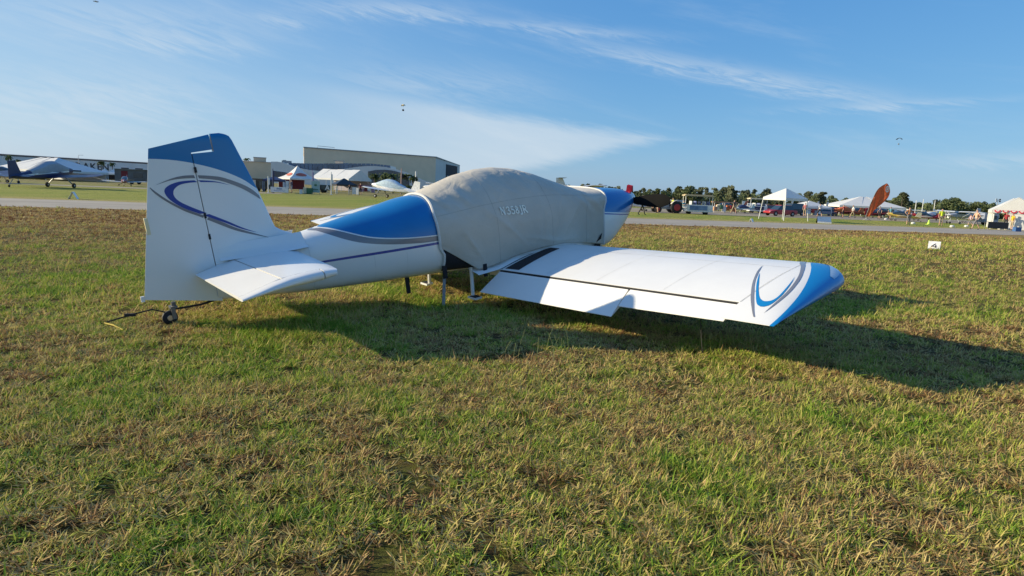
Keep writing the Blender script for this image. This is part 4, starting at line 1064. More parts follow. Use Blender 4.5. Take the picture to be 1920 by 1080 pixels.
mb = MB()
for sg_, a0 in ((-1, 0), (1, 0)):
    pass
for k in (0, 3):
    cs = [(-2.3, -2.3), (2.3, -2.3), (2.3, 2.3), (-2.3, 2.3)]; A0, A1 = Vector((*cs[k], 1.95)), Vector((*cs[(k + 1) % 4], 1.95)); ap = Vector((0, 0, 4.0)); pts = []
    nrm = (A1 - A0).cross(ap - A0).normalized()
    for i in range(16):
        an = 2 * math.pi * i / 16; q = .42 + .13 * math.sin(an); e = .5 + .34 * math.cos(an)
        p, r_ = A0.lerp(ap, q), A1.lerp(ap, q); w3 = p.lerp(r_, e); w3.z = 1.95 + 2.05 * (q - .16 * math.sin(q * math.pi)); pts.append(w3 + nrm * .05 + Vector((0, 0, .03)))
    MB().face(pts).build('orange_oval', ov, mq)
canopy('black pop up canopy in front of the long white frame tent', gnd(645, 363.5), 3.0, 1.35, 2.25, .5, mt=p_black, legm=steel)
canopy('small dark canopy with blue edge beside the orange marquee', gnd(515, 361), 2.6, 1.6, 2.0, .3, mt=p_navy, legm=p_blue)
for i, (u, v, h_) in enumerate(((181, 337.5, 0), (197, 338, .05), (213, 339, 0))):
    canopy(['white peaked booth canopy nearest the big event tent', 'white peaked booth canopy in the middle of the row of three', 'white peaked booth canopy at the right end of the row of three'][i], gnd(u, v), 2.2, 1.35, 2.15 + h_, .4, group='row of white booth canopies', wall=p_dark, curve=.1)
canopy('small white booth tent behind the right legs of the lone canopy', gnd(1515, 403), 4.2, 1.15, 2.0, .2, wall=p_grey)
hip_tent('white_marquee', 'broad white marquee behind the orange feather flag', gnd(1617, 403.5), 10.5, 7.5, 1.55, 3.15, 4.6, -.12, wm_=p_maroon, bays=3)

# ------------------------------------------------------------------ aircraft on the field
def side_ring(x, w_, zt, zb, n_=10, k=2.4):
    o = []; zc, hh_ = (zt + zb) / 2, (zt - zb) / 2
    for i in range(n_):
        a_ = 2 * math.pi * i / n_; c_, s2 = math.cos(a_), math.sin(a_)
        o.append((x, w_ * math.copysign(abs(c_) ** (2 / k), c_), zc + hh_ * math.copysign(abs(s2) ** (2 / k), s2)))
    return o
def parked_plane(label, c, rz, body, wingm, covm=None, sc=1.0, high=False, fin=None, group=None, prop=True, tri=False, stripe=None, name='parked_aircraft', ttail=False, stabm=None):
    t = thing(name, label, 'aeroplane', c, rz, group); t.scale = (sc, sc, sc)
    pit = 0 if tri or high else .14
    def T(p): return (p[0], p[1], p[2] + (p[0] + 0.9) * pit * .9)
    z0 = 1.0 if not high else 1.25
    st_ = [(-4.3, .05, .25, .05), (-3.4, .16, .32, -.12), (-2.3, .36, .45, -.25), (-1.3, .5, .5, -.35), (-.2, .55, .5, -.4), (.6, .5, .38, -.38), (1.2, .44, .3, -.3), (1.55, .3, .2, -.2)]
    MB().loft([[T((x, y, z0 + z)) for x, y, z in side_ring(x, w_, zt, zb)] for x, w_, zt, zb in st_]).build('fuselage', body, t, smooth=True)
    if covm is not None:
        MB().loft([[T((x, y, z0 + z)) for x, y, z in side_ring(x, w_, zt, zb)] for x, w_, zt, zb in [(-2.6, .28, .46, -.05), (-1.9, .46, .66, -.15), (-1.1, .57, .95, -.25), (-.4, .6, .95, -.2), (.2, .58, .72, -.15), (.75, .5, .46, -.1), (.9, .47, .4, 0)]]).build('cover' if covm not in (glass,) else 'canopy', covm, t, smooth=True)
    zw = z0 - .25 if not high else z0 + .56
    for sg in (1, -1):
        ring_ = lambda y, ch, x0, z, th: [T(q) for q in ((x0, y, z), (x0 - .08 * ch, y, z + th), (x0 - .35 * ch, y, z + th * 1.4), (x0 - ch, y, z), (x0 - .4 * ch, y, z - th * .6))]
        MB().loft([ring_(sg * .3, 1.5, .2, zw, .09), ring_(sg * 3.5, 1.45, .2, zw + (.2 if not high else .05), .08), ring_(sg * 3.9, 1.1, .05, zw + (.23 if not high else .06), .02)]).build('wing', wingm, t, smooth=True, ang=50)
        if high: MB().tube([T((-.2, sg * .5, z0 - .3)), T((-.2, sg * 2.1, zw))], .035, 6).build('strut', body, t)
        hz_ = z0 + .2 if not ttail else z0 + 1.25
        MB().loft([[T((-3.3, sg * .02, hz_ + .03)), T((-4.2, sg * .02, hz_)), T((-3.6, sg * .02, hz_ - .03))], [T((-3.5, sg * 1.25, hz_ + .02)), T((-4.2, sg * 1.25, hz_)), T((-3.8, sg * 1.25, hz_ - .02))]]).build('stabilizer', stabm or wingm, t)
    fz = z0 + .1
    MB().loft([[T((-3.2, .04, fz)), T((-4.35, .03, fz - .1)), T((-4.35, -.03, fz - .1)), T((-3.2, -.04, fz))], [T((-3.75, .03, fz + 1.15)), T((-4.4, .015, fz + 1.15)), T((-4.4, -.015, fz + 1.15)), T((-3.75, -.03, fz + 1.15))]]).build('fin', fin or body, t)
    for sg in (1, -1):
        xw = .45 if not tri else -.5
        MB().tube([T((xw, sg * .35, z0 - .3)), (xw + .05, sg * 1.0, .22)], .04, 6).build('gear_leg', body if high else steel, t)
        w_ = MB().wheel((xw + .05, sg * 1.05, .19), .19, .13, n=12).build('wheel', tyre, t, smooth=True)
        MB().wheel((xw + .05, sg * 1.05, .19), .08, .135, n=8).build('hub', p_white, w_)
    if tri or high:
        MB().tube([T((1.1, 0, z0 - .25)), (1.15, 0, .18)], .035, 6).build('nose_leg', steel, t); MB().wheel((1.15, 0, .16), .16, .1, n=12).build('wheel', tyre, t, smooth=True)
    else: MB().wheel((-4.4, 0, .09), .09, .06, n=10).build('tail_wheel', tyre, t); MB().tube([T((-4.0, 0, z0)), (-4.4, 0, .12)], .025, 5).build('tail_spring', steel, t)
    MB().loft([[T((x, r_ * math.cos(a_ * .6283), z0 + r_ * math.sin(a_ * .6283))) for a_ in range(10)] for x, r_ in ((1.55, .16), (1.7, .13), (1.85, .02))]).build('spinner', wingm, t, smooth=True)
    if prop: MB().box(T((1.66, 0, z0)), (.03, 1.7, .1)).build('propeller', p_black, t)
    if stripe:
        for sg in (1, -1): MB().prism([T((-3.2, sg * .235, z0 + .1)), T((-1.0, sg * .535, z0 + .08)), T((.8, sg * .49, z0 - .02)), T((.8, sg * .49, z0 + .1)), T((-1.0, sg * .535, z0 + .2)), T((-3.2, sg * .235, z0 + .2))], (0, sg * .02, 0)).build('stripe', stripe, t)
    if high: MB().loft([[T((x, y, z0 + z)) for x, y, z in side_ring(x, w_, zt, zb)] for x, w_, zt, zb in [(-1.6, .4, .5, .2), (-1.0, .52, .62, .15), (.0, .53, .62, .15), (.5, .48, .4, .15)]]).build('cabin_window', glass, t, smooth=True)
    return t
covgrey = mat('far_cover_grey', (.33, .36, .40), .8, var=.06)
nv = parked_plane('navy low wing aeroplane under a grey cover on the left grass', gnd(112, 351.5) - Vector((math.cos(R_(95)), math.sin(R_(95)), 0)) * .55, R_(88), p_navy, p_navy, covgrey, sc=1.22, stripe=p_white)
wingn = nv
parked_plane('white low wing aeroplane with pale blue cover behind the left wing of the near one', gnd(722, 371), R_(155), p_white, p_white, mat('far_cover_blue', (.45, .58, .68), .7), sc=1.15)
parked_plane('white aeroplane half hidden behind the navy one at the left edge', gnd(14, 343), R_(15), p_white, p_white, glass, sc=.9, tri=True)
parked_plane('white high wing aeroplane with struts rising behind the grey cover', gnd(812, 366), R_(170), p_white, p_white, None, sc=1.15, high=True)
parked_plane('white and pink low wing aeroplane by the dark camper', gnd(234, 349), R_(-65), cm('pink', (.45, .16, .20)), p_white, glass, sc=.62, tri=True)
parked_plane('white high wing T tailed aeroplane with black tailplane behind the cover and nose', gnd(1122, 384), R_(2), p_white, p_white, None, sc=1.5, high=True, ttail=True, fin=p_white, stabm=p_black, prop=False)
parked_plane('white aeroplane behind the walking person in black trousers', gnd(1212, 396), R_(10), p_white, p_white, glass, sc=.6, tri=True)
parked_plane('pale green and white aeroplane left of the second trailer', gnd(1388, 399), R_(205), cm('pale_green', (.55, .66, .60)), p_white, p_navy, sc=.55, tri=True)
parked_plane('orange aeroplane with white nose left of the big white marquee', gnd(1578, 406), R_(185), p_orange, p_maroon, p_orange, sc=.72)
parked_plane('red aeroplane with dark wings right of the orange feather flag', gnd(1655, 409), R_(12), p_red, p_maroon, glass, sc=.7)
parked_plane('yellow and white aeroplane with cream tail right of the white marquee', gnd(1680, 414), R_(168), p_yellow, p_cream, glass, sc=.62, fin=p_cream)
parked_plane('dark red aeroplane behind the person in striped shirt', gnd(1722, 414), R_(170), p_red, p_white, glass, sc=.62)
parked_plane('maroon low wing aeroplane beside the hi-vis bystander', gnd(1745, 413), R_(15), p_maroon, p_red, p_white, sc=.6)
parked_plane('grey high wing aeroplane between the bystander and the walking man', gnd(1792, 420), R_(195), p_grey, mat('wing_pale', (.6, .63, .66), .4), None, sc=.78, high=True)
parked_plane('grey aeroplane under a pale blue cover left of the walking man', gnd(1812, 418), R_(160), p_grey, p_grey, mat('far_cover_pale', (.40, .44, .52), .8), sc=.6)

for u_, v_, a_, m1, m2, hw, lb in ((1700, 407, 10, p_white, p_white, True, 'white high wing aeroplane in the back row behind the striped bystander'), (1735, 408, 190, p_white, p_cream, True, 'white and cream high wing aeroplane in the back row left of the hi-vis bystander'),
        (1772, 409, 8, p_white, p_white, True, 'white high wing aeroplane in the back row right of the hi-vis bystander'), (1838, 412, 185, p_white, p_white, True, 'white high wing aeroplane in the back row behind the walking man'), (1600, 405, 190, p_yellow, p_yellow, False, 'yellow low wing aeroplane under the left of the broad marquee'),
        (1560, 404, 5, p_maroon, p_orange, False, 'maroon aeroplane with orange wings left of the orange one'), (1632, 408, 200, p_navy, p_maroon, False, 'dark blue aeroplane behind the pole of the orange flag'), (1420, 397, 12, p_white, p_white, True, 'white high wing aeroplane behind the shaded tram car'), (1355, 396, 190, p_cream, p_orange, False, 'cream and orange aeroplane behind the tan stall')):
    parked_plane(lb, gnd(u_, v_), R_(a_), m1, m2, None if hw else glass, sc=.62, high=hw)
for u_, h_, lb in ((1714, 2.9, 'left one of three thin white masts behind the striped bystander'), (1727, 3.2, 'middle one of three thin white masts behind the striped bystander'), (1749, 3.2, 'right one of three thin white masts behind the striped bystander')):
    tag(MB().tube([(0, 0, 0), (0, 0, h_)], [.07, .05], 6).box((0, 0, .04), (.4, .4, .08)).build('mast', alu), lb, 'mast', 'white masts').location = gnd(u_, 408)
# ------------------------------------------------------------------ people
def person(label, loc, rz, shirt, legs, pose='stand', h=1.74, long_legs=True, hair=(.05, .035, .025), hat=None, skin_c=(.50, .30, .21), short=True, stripe=None):
    t = thing('person', label, 'person', loc, rz)
    k = h / 1.75
    J = dict(pel=(0, 0, .96), waist=(0, 0, 1.10), chest=(.01, 0, 1.32), nk=(.0, 0, 1.50), hd=(.03, 0, 1.62), ht=(.03, 0, 1.73))
    for s_, sg in (('l', 1), ('r', -1)):
        J.update({s_ + 'sh': (0, .19 * sg, 1.43), s_ + 'el': (-.02, .25 * sg, 1.15), s_ + 'wr': (.06, .27 * sg, .90), s_ + 'ha': (.08, .265 * sg, .82), s_ + 'th': (.12, .235 * sg, .85),
                  s_ + 'hp': (0, .10 * sg, .92), s_ + 'kn': (.02, .11 * sg, .50), s_ + 'an': (-.02, .11 * sg, .09), s_ + 'to': (.14, .13 * sg, .04)})
    if pose == 'walk':
        for s_, f in (('l', 1), ('r', -1)):
            y = .11 * (1 if s_ == 'l' else -1)
            J[s_ + 'kn'] = (.20 * f + .03, y, .52); J[s_ + 'an'] = (.36 * f - .04, y, .10 if f > 0 else .13); J[s_ + 'to'] = (.36 * f + .12, y * 1.1, .06 if f > 0 else .04)
            ys = .24 * (1 if s_ == 'l' else -1); J[s_ + 'el'] = (-.16 * f, ys, 1.17); J[s_ + 'wr'] = (-.10 * f + .08, ys, .95); J[s_ + 'ha'] = (-.08 * f + .12, ys, .88); J[s_ + 'th'] = (-.06 * f + .16, ys * .9, .92)
    if pose == 'bend':
        for n_ in ('waist', 'chest', 'nk', 'hd', 'ht'):
            z = J[n_][2] - .96; J[n_] = (z * .92, 0, .96 + z * .32)
        for s_, sg in (('l', 1), ('r', -1)): J[s_ + 'sh'] = (.44, .19 * sg, 1.08); J[s_ + 'el'] = (.50, .22 * sg, .80); J[s_ + 'wr'] = (.58, .2 * sg, .55); J[s_ + 'ha'] = (.6, .19 * sg, .46); J[s_ + 'th'] = (.64, .16 * sg, .5); J[s_ + 'kn'] = (.06, .12 * sg, .5)
    if pose == 'sit':
        for s_, sg in (('l', 1), ('r', -1)): J[s_ + 'kn'] = (.45, .13 * sg, .95); J[s_ + 'an'] = (.50, .13 * sg, .52); J[s_ + 'to'] = (.64, .14 * sg, .48); J[s_ + 'el'] = (.12, .25 * sg, 1.2); J[s_ + 'wr'] = (.40, .2 * sg, 1.22); J[s_ + 'ha'] = (.48, .19 * sg, 1.24); J[s_ + 'th'] = (.47, .15 * sg, 1.28)
    if pose == 'hips':
        for s_, sg in (('l', 1), ('r', -1)): J[s_ + 'el'] = (-.05, .38 * sg, 1.2); J[s_ + 'wr'] = (.06, .2 * sg, 1.03); J[s_ + 'ha'] = (.1, .17 * sg, 1.0); J[s_ + 'th'] = (.02, .17 * sg, .98)
    rad = dict(pel=.135, waist=.12, chest=.145, nk=.055, hd=.085, ht=.075, sh=.06, el=.042, wr=.03, ha=.032, th=.014, hp=.088, kn=.058, an=.042, to=.038)
    nm = list(J); ed = [('pel', 'waist'), ('waist', 'chest'), ('chest', 'nk'), ('nk', 'hd'), ('hd', 'ht')]
    for s_ in 'lr': ed += [('chest', s_ + 'sh'), (s_ + 'sh', s_ + 'el'), (s_ + 'el', s_ + 'wr'), (s_ + 'wr', s_ + 'ha'), (s_ + 'wr', s_ + 'th'), ('pel', s_ + 'hp'), (s_ + 'hp', s_ + 'kn'), (s_ + 'kn', s_ + 'an'), (s_ + 'an', s_ + 'to')]
    me = bpy.data.meshes.new('sk'); me.from_pydata([tuple(q * k for q in J[n_]) for n_ in nm], [(nm.index(a_), nm.index(b2)) for a_, b2 in ed], [])
    o = bpy.data.objects.new('sk', me); C.objects.link(o); md = o.modifiers.new('s', 'SKIN'); md.use_smooth_shade = True
    o.modifiers.new('d', 'SUBSURF').levels = 1
    for i, n_ in enumerate(nm):
        r_ = rad[n_ if n_ in rad else n_[1:]] * k; me.skin_vertices[0].data[i].radius = (r_, r_ * (.75 if n_ in ('pel', 'waist', 'chest') else 1)); me.skin_vertices[0].data[i].use_root = n_ == 'pel'
    bpy.context.view_layer.update()
    m2 = bpy.data.meshes.new_from_object(o.evaluated_get(bpy.context.evaluated_depsgraph_get())); bpy.data.objects.remove(o)
    m2.materials.clear()
    for q in (mat('skin_tone', skin_c, .6, var=.05), shirt, legs, mat('hair_%.2f' % hair[0], hair, .7), mat('shoe_dark', (.03, .03, .035), .7), stripe or shirt): m2.materials.append(q)
    def seg_d(p, a_, b2):
        a_, b2 = Vector(a_) * k, Vector(b2) * k; d = b2 - a_; tt = max(0, min(1, (p - a_).dot(d) / max(d.length_squared, 1e-9))); return (p - a_ - d * tt).length, tt
    for pl in m2.polygons:
        c = Vector(pl.center); best = min(((seg_d(c, J[a_], J[b2])[0] / rad[a_ if a_ in rad else a_[1:]], a_, b2, seg_d(c, J[a_], J[b2])[1]) for a_, b2 in ed), key=lambda q: q[0]); a_, b2, tt = best[1:]
        if b2 in ('hd', 'ht') or a_ == 'hd': mi = 3 if (c.z > (J['hd'][2] + .035) * k or c.x < (J['hd'][0] - .035) * k) and b2 == 'ht' else 0
        elif b2 == 'nk': mi = 1 if tt < .7 else 0
        elif a_ in ('pel', 'waist', 'chest'): mi = 2 if (b2[1:] == 'hp' or (a_ == 'pel' and tt < .35)) else 1
        elif b2[1:] == 'el': mi = 1 if (tt < .75 or not short) else 0
        elif b2[1:] in ('wr',): mi = 0 if short else 1
        elif b2[1:] in ('ha', 'th'): mi = 0
        elif b2[1:] == 'kn': mi = 2
        elif b2[1:] == 'an': mi = 2 if long_legs or tt < .1 else 0
        else: mi = 4
        if mi == 1 and stripe and int(c.z / k * 9) % 2: mi = 5
        pl.material_index = mi; pl.use_smooth = True
    bo = bpy.data.objects.new('body', m2); C.objects.link(bo); bo.parent = t
    # face
    hd = Vector(J['hd']) * k
    if pose != 'bend':
        f_ = MB(); f_.ball(hd + Vector((.088, 0, -.005)) * k, (.018 * k, .014 * k, .022 * k), n=6, k=4); f_.build('nose', mat('skin_tone', skin_c), t, smooth=True)
        for sg in (1, -1):
            MB().ball(hd + Vector((.078, .032 * sg, .025)) * k, .011 * k, n=6, k=4).build('eye', p_dark, t); MB().ball(hd + Vector((0, .085 * sg, .01)) * k, (.018 * k, .012 * k, .028 * k), n=6, k=4).build('ear', mat('skin_tone', skin_c), t, smooth=True)
        MB().box(hd + Vector((.080, 0, -.045)) * k, (.012 * k, .045 * k, .010 * k)).build('mouth', mat('lips', (.35, .12, .10), .6), t)
    if hat: MB().ball(hd + Vector((-.01, 0, .075)) * k, (.105 * k, .10 * k, .065 * k), n=12, k=6).box(hd + Vector((.11, 0, .065)) * k, (.10 * k, .13 * k, .012 * k)).build('cap', hat, t, smooth=True)
    return t
peach = mat('shirt_peach', (.72, .44, .30), .8); hiv = mat('hi_vis', (.62, .75, .03), .7); trous = mat('trousers_black', (.015, .015, .018), .8); shorts_g = mat('shorts_grey', (.20, .19, .20), .8)
khaki = mat('shorts_khaki', (.42, .34, .22), .8); pinkm = mat('shirt_pink', (.62, .22, .20), .8); yshirt = mat('shirt_yellow', (.72, .45, .03), .8); oran = mat('shirt_orange', (.62, .28, .12), .8); dkred = mat('shirt_dark_red', (.28, .02, .03), .8); tealm = mat('shirt_teal', (.10, .30, .36), .8)
person('person in peach shirt and grey shorts striding along the taxiway edge', gnd(1828, 431), R_(172), peach, shorts_g, 'walk', 1.78, False, hair=(.30, .24, .18))
person('bystander in hi-vis yellow shirt and shorts right of the striped shirt', gnd(1763, 424.5), R_(-100), hiv, khaki, 'stand', 1.74, False)
person('bystander in orange and dark striped shirt with hands on hips', gnd(1702, 422.5), R_(-90), oran, shorts_g, 'hips', 1.72, False, hair=(.22, .07, .03), stripe=mat('shirt_brown', (.18, .08, .05), .8))
person('person in black trousers walking behind the propeller', gnd(1203, 403.5), R_(15), p_white, trous, 'walk', 1.78)
person('person in pink bending over beside the tractor', gnd(1233, 399.5), R_(185), pinkm, mat('shorts_tan', (.55, .36, .26), .8), 'bend', 1.7, False)
person('person in yellow shirt beside the bunting tent', gnd(1896, 432), R_(180), yshirt, khaki, 'stand', 1.6, False)
person('person in dark red shirt in front of the bunting tent', gnd(1884, 430.5), R_(200), dkred, trous, 'stand', 1.72)
person('small person in pale pink left of the walking man', gnd(1818, 424), R_(170), mat('shirt_pale_pink', (.66, .42, .46), .8), shorts_g, 'walk', 1.25, False)
person('seated vendor in cream shirt under the black canopy', gnd(631, 365) , R_(-90), p_cream, p_white, 'stand', 1.35)
person('vendor in dark top between the black canopy and the white aeroplane', gnd(655, 366), R_(-80), p_dark, p_grey, 'stand', 1.4)

for u_, v_, sh, lg, ps, lb in ((1580, 408.5, dkred, trous, 'stand', 'visitor in dark red top left of the orange flag stall'), (1598, 409, p_white, khaki, 'walk', 'visitor in white top walking under the broad marquee edge'), (1648, 411, p_navy, trous, 'stand', 'visitor in navy top right of the orange flag'), (1668, 411, tealm, khaki, 'walk', 'visitor in teal top beside the red aeroplane'),
        (1508, 406, pinkm, khaki, 'stand', 'visitor in pink between the canopy legs and booth tent'), (1536, 407, p_white, trous, 'walk', 'visitor in white top behind the blue wedge sign'), (1375, 401, p_black, khaki, 'walk', 'visitor in black top near the orange stall'), (676, 366, p_maroon, trous, 'stand', 'visitor in maroon right of the white leaning panels'), (547, 362, p_navy, p_grey, 'stand', 'visitor in navy inside the orange oval marquee')):
    person(lb, gnd(u_, v_), R_(u_ % 360), sh, lg, ps, 1.68, False)
# ------------------------------------------------------------------ vehicles
def car(label, loc, rz, body, suv=False, sc=1.0):
    t = thing('parked_car', label, 'car', loc, rz); t.scale = (sc,) * 3
    hb = .95 if suv else .85; ht_ = 1.75 if suv else 1.45
    sec = lambda x, w_, z0_, z1_: [(x, -w_, z0_), (x, w_, z0_), (x, w_ * 1.0, (z0_ + z1_) / 2), (x, w_ * .93, z1_), (x, -w_ * .93, z1_), (x, -w_, (z0_ + z1_) / 2)]
    MB().loft([sec(-2.2, .78, .4, hb - .05), sec(-2.0, .88, .28, hb), sec(-.8, .9, .25, hb + .02), (sec(.9, .9, .25, hb)), sec(1.9, .86, .28, hb - .12), sec(2.2, .74, .4, hb - .25)]).build('body', body, t, smooth=True, ang=35)
    r0, r1 = (-2.0, .7) if suv else (-1.6, .75)
    MB().loft([[(r0, -.8, hb), (r1 + .35, -.8, hb), (r1 + .35, .8, hb), (r0, .8, hb)], [(r0 + .3, -.64, ht_), (r1 - .35, -.64, ht_), (r1 - .35, .64, ht_), (r0 + .3, .64, ht_)]]).build('greenhouse', glass, t)
    MB().box(((r0 + r1) / 2 - .02, 0, ht_ + .02), (r1 - r0 - .7, 1.25, .05)).build('roof', body, t)
    for x in (-1.35, 1.35):
        for sg in (1, -1):
            w_ = MB().wheel((x, sg * .82, .33), .33, .2, n=14).build('wheel', tyre, t, smooth=True); MB().wheel((x, sg * .83, .33), .19, .2, n=10).build('rim', steel, w_)
    for sg in (1, -1): MB().ball((2.12, sg * .6, hb - .25), (.08, .14, .07), n=8, k=4).build('headlight', p_white, t); MB().box((-2.16, sg * .65, hb - .2), (.06, .2, .12)).build('tail_light', p_red, t)
    return t
car('red pickup sized car seen under the lone white canopy', gnd(1462, 405), R_(196), p_red, sc=.86)
car('black sport utility car behind the red car', gnd(1482, 403.5), R_(200), p_black, True, sc=.86)
car('small red car partly hidden by the left canopy legs', gnd(1440, 400), R_(170), p_red, sc=.78)
car('dark car right of the small white booth tent', gnd(1545, 404), R_(180), p_grey, sc=.7)
# tractor
t = thing('tractor', 'grey farm tractor with red rear wheel hubs hauling the trailers', 'tractor', gnd(1251, 399), R_(186))
for sg in (1, -1):
    w_ = MB().wheel((-.7, sg * .75, .62), .62, .38, n=20).build('rear_wheel', tyre, t, smooth=True); MB().wheel((-.7, sg * .78, .62), .38, .38, n=16).build('rim', p_red, w_, smooth=True)
    w_ = MB().wheel((1.2, sg * .6, .36), .36, .22, n=16).build('front_wheel', tyre, t, smooth=True); MB().wheel((1.2, sg * .62, .36), .18, .22, n=12).build('rim', p_red, w_)
    MB().loft([[(-.7 + .72 * math.cos(a_), sg * .56, .62 + .72 * math.sin(a_)), (-.7 + .72 * math.cos(a_), sg * .96, .62 + .72 * math.sin(a_)), (-.7 + .68 * math.cos(a_), sg * .96, .62 + .68 * math.sin(a_)), (-.7 + .68 * math.cos(a_), sg * .56, .62 + .68 * math.sin(a_))] for a_ in [math.pi * (.15 + .7 * i / 8) for i in range(9)]]).build('mudguard', mat('mud_cream', (.55, .50, .42), .7), t)
MB().box((.7, 0, .85), (1.5, .55, .55)).box((.0, 0, .55), (2.2, .35, .3)).build('bonnet', p_grey, t)
MB().box((-.55, 0, .85), (.5, .5, .1)).box((-.8, 0, 1.1), (.08, .5, .45)).build('seat', p_black, t)
MB().tube([(.0, 0, 1.0), (-.15, 0, 1.3)], .025, 6).wheel((-.16, 0, 1.31), .2, .03, axis=(-.4, 0, 1), n=12).build('steering_wheel', p_black, t)
MB().tube([(.9, .15, 1.1), (.9, .15, 1.6)], .03, 6).build('exhaust_stack', steel, t)
person('tractor driver in hi-vis lime vest sitting on the tractor', gnd(1251, 399) + Vector((.55, .05, -.05)), R_(186), hiv, trous, 'sit', 1.7, hat=p_dark)
# box trailer
t = thing('box_trailer', 'plain silver box trailer between the tractor and the tram car', 'trailer', gnd(1272, 398.5) + Vector((0, 1.5, 0)), R_(8))
MB().box((0, 0, .78), (1.5, 1.4, 1.15)).build('box', mat('trailer_silver', (.48, .52, .58), .35, metal=.3, var=.06), t)
for sg in (1, -1): MB().wheel((0, sg * .6, .18), .18, .14).build('wheel', tyre, t, smooth=True)
MB().box((0, -.72, .78), (1.3, .02, .95)).build('door', mat('trailer_door', (.44, .48, .54), .35), t)
def tram(label, loc, rz, L_, roofc, banner, seats):
    t = thing('tram_car', label, 'trailer', loc, rz)
    MB().box((0, 0, .32), (L_, 1.5, .14)).build('deck', p_white, t)
    pn = MB().box((0, -.76, .62), (L_, .05, .72)).build('side_panel', p_white, t); MB().box((0, -.80, .66), (L_ * .62, .02, .46)).build('banner', banner, pn)
    MB().box((0, .76, .62), (L_, .05, .72)).build('side_panel', p_white, t)
    for x in (-L_ / 2 + .08, L_ / 2 - .08):
        for y in (-.7, .7): MB().tube([(x, y, .3), (x, y, 1.85)], .035, 6).build('post', alu, t)
    MB().box((0, 0, 1.92), (L_ + .1, 1.6, .13)).box((0, 0, 2.0), (L_ - .2, 1.3, .06)).build('roof', roofc, t)
    for i in range(seats):
        x = -L_ / 2 + .55 + (L_ - 1.1) * i / max(seats - 1, 1)
        MB().box((x, 0, .72), (.42, 1.3, .08)).box((x + .2, 0, 1.05), (.07, 1.3, .6)).build('bench', (p_white, mat('seat_blue', (.16, .2, .42), .6), p_navy)[i % 3], t)
    for x in (-L_ * .3, L_ * .3):
        for sg in (1, -1): MB().wheel((x, sg * .5, .18), .18, .15).build('wheel', tyre, t, smooth=True)
    return t
tr = tram('white tram car with tan roof and blue banner behind the silver trailer', gnd(1306, 401.5), R_(-4), 2.9, mat('roof_tan', (.52, .42, .26), .7), mat('banner_blue', (.045, .10, .22), .5, col2=(.16, .26, .42), scale=1.5), 5)
person('passenger in teal sitting at the left end of the tram car', gnd(1284, 401.5) + Vector((0, .75, -.12)), R_(-60), tealm, p_grey, 'sit', 1.5)
tram('shaded tram car with cream roof just left of the lone canopy', gnd(1418, 399.5), R_(-4), 2.3, p_cream, p_navy, 3)
# camper and trailers at left
def trailer_box(name, label, loc, rz, d, m, extra=None):
    t = thing(name, label, 'trailer', loc, rz); MB().box((0, 0, .35 + d[2] / 2), d).build('box', m, t)
    for sg in (1, -1): MB().wheel((0, sg * (d[1] / 2 - .1), .3), .3, .2).build('wheel', tyre, t, smooth=True)
    MB().box((d[0] * .22, -d[1] / 2 - .012, .35 + d[2] * .55), (d[0] * .28, .03, d[2] * .4)).build('window', glass, t); MB().box((-d[0] * .2, -d[1] / 2 - .012, .35 + d[2] * .45), (d[0] * .2, .03, d[2] * .8)).build('door', extra or p_dark, t)
    return t
cp = trailer_box('camper', 'dark camper with roof vents just left of the tail fin', gnd(254, 345.5), R_(4), (4.6, 2.3, 1.8), mat('camper_dark', (.09, .11, .13), .5, var=.2, scale=.8), p_maroon)
for x in (-1.4, .6): MB().box((x, 0, 2.25), (.8, .6, .2)).build('roof_vent', p_dark, cp)
MB().box((0, -.2, 2.16), (4.9, 2.5, .04)).build('awning', mat('awning_grey', (.4, .43, .46), .6), cp)
trailer_box('exhibit_trailer', 'black exhibit trailer left of the small dark canopy', gnd(490, 359), R_(-6), (2.6, 1.8, 1.3), p_black, p_grey)
trailer_box('exhibit_trailer', 'dark green trailer beside the pale sign board', gnd(607, 361.5), R_(3), (2.0, 1.4, .8), mat('trailer_green', (.05, .07, .065), .5), p_dark)
trailer_box('equipment_trailer', 'blue grey covered trailer right of the walking man', gnd(1850, 422.5), R_(-8), (1.5, 1.5, 1.1), mat('tarp_blue_grey', (.25, .29, .40), .7), p_white)
# table
t = thing('display_table', 'long table under a black cloth in front of the bunting tent', 'table', gnd(1866, 431), R_(-8))
MB().box((0, 0, .70), (1.7, .7, .04)).build('tabletop', p_black, t); MB().box((0, -.345, .42), (1.72, .03, .56)).build('cloth', p_black, t)
for x in (-.8, .8):
    for y in (-.28, .28): MB().tube([(x, y, 0), (x, y, .68)], .02, 6).build('leg', steel, t)
tag(MB().box((0, 0, .17), (.5, .4, .34)).box((0, 0, .36), (.54, .44, .04)).build('storage_bin', p_blue), 'blue plastic bin on the ground by the bunting tent', 'bin').location = gnd(1906, 434)

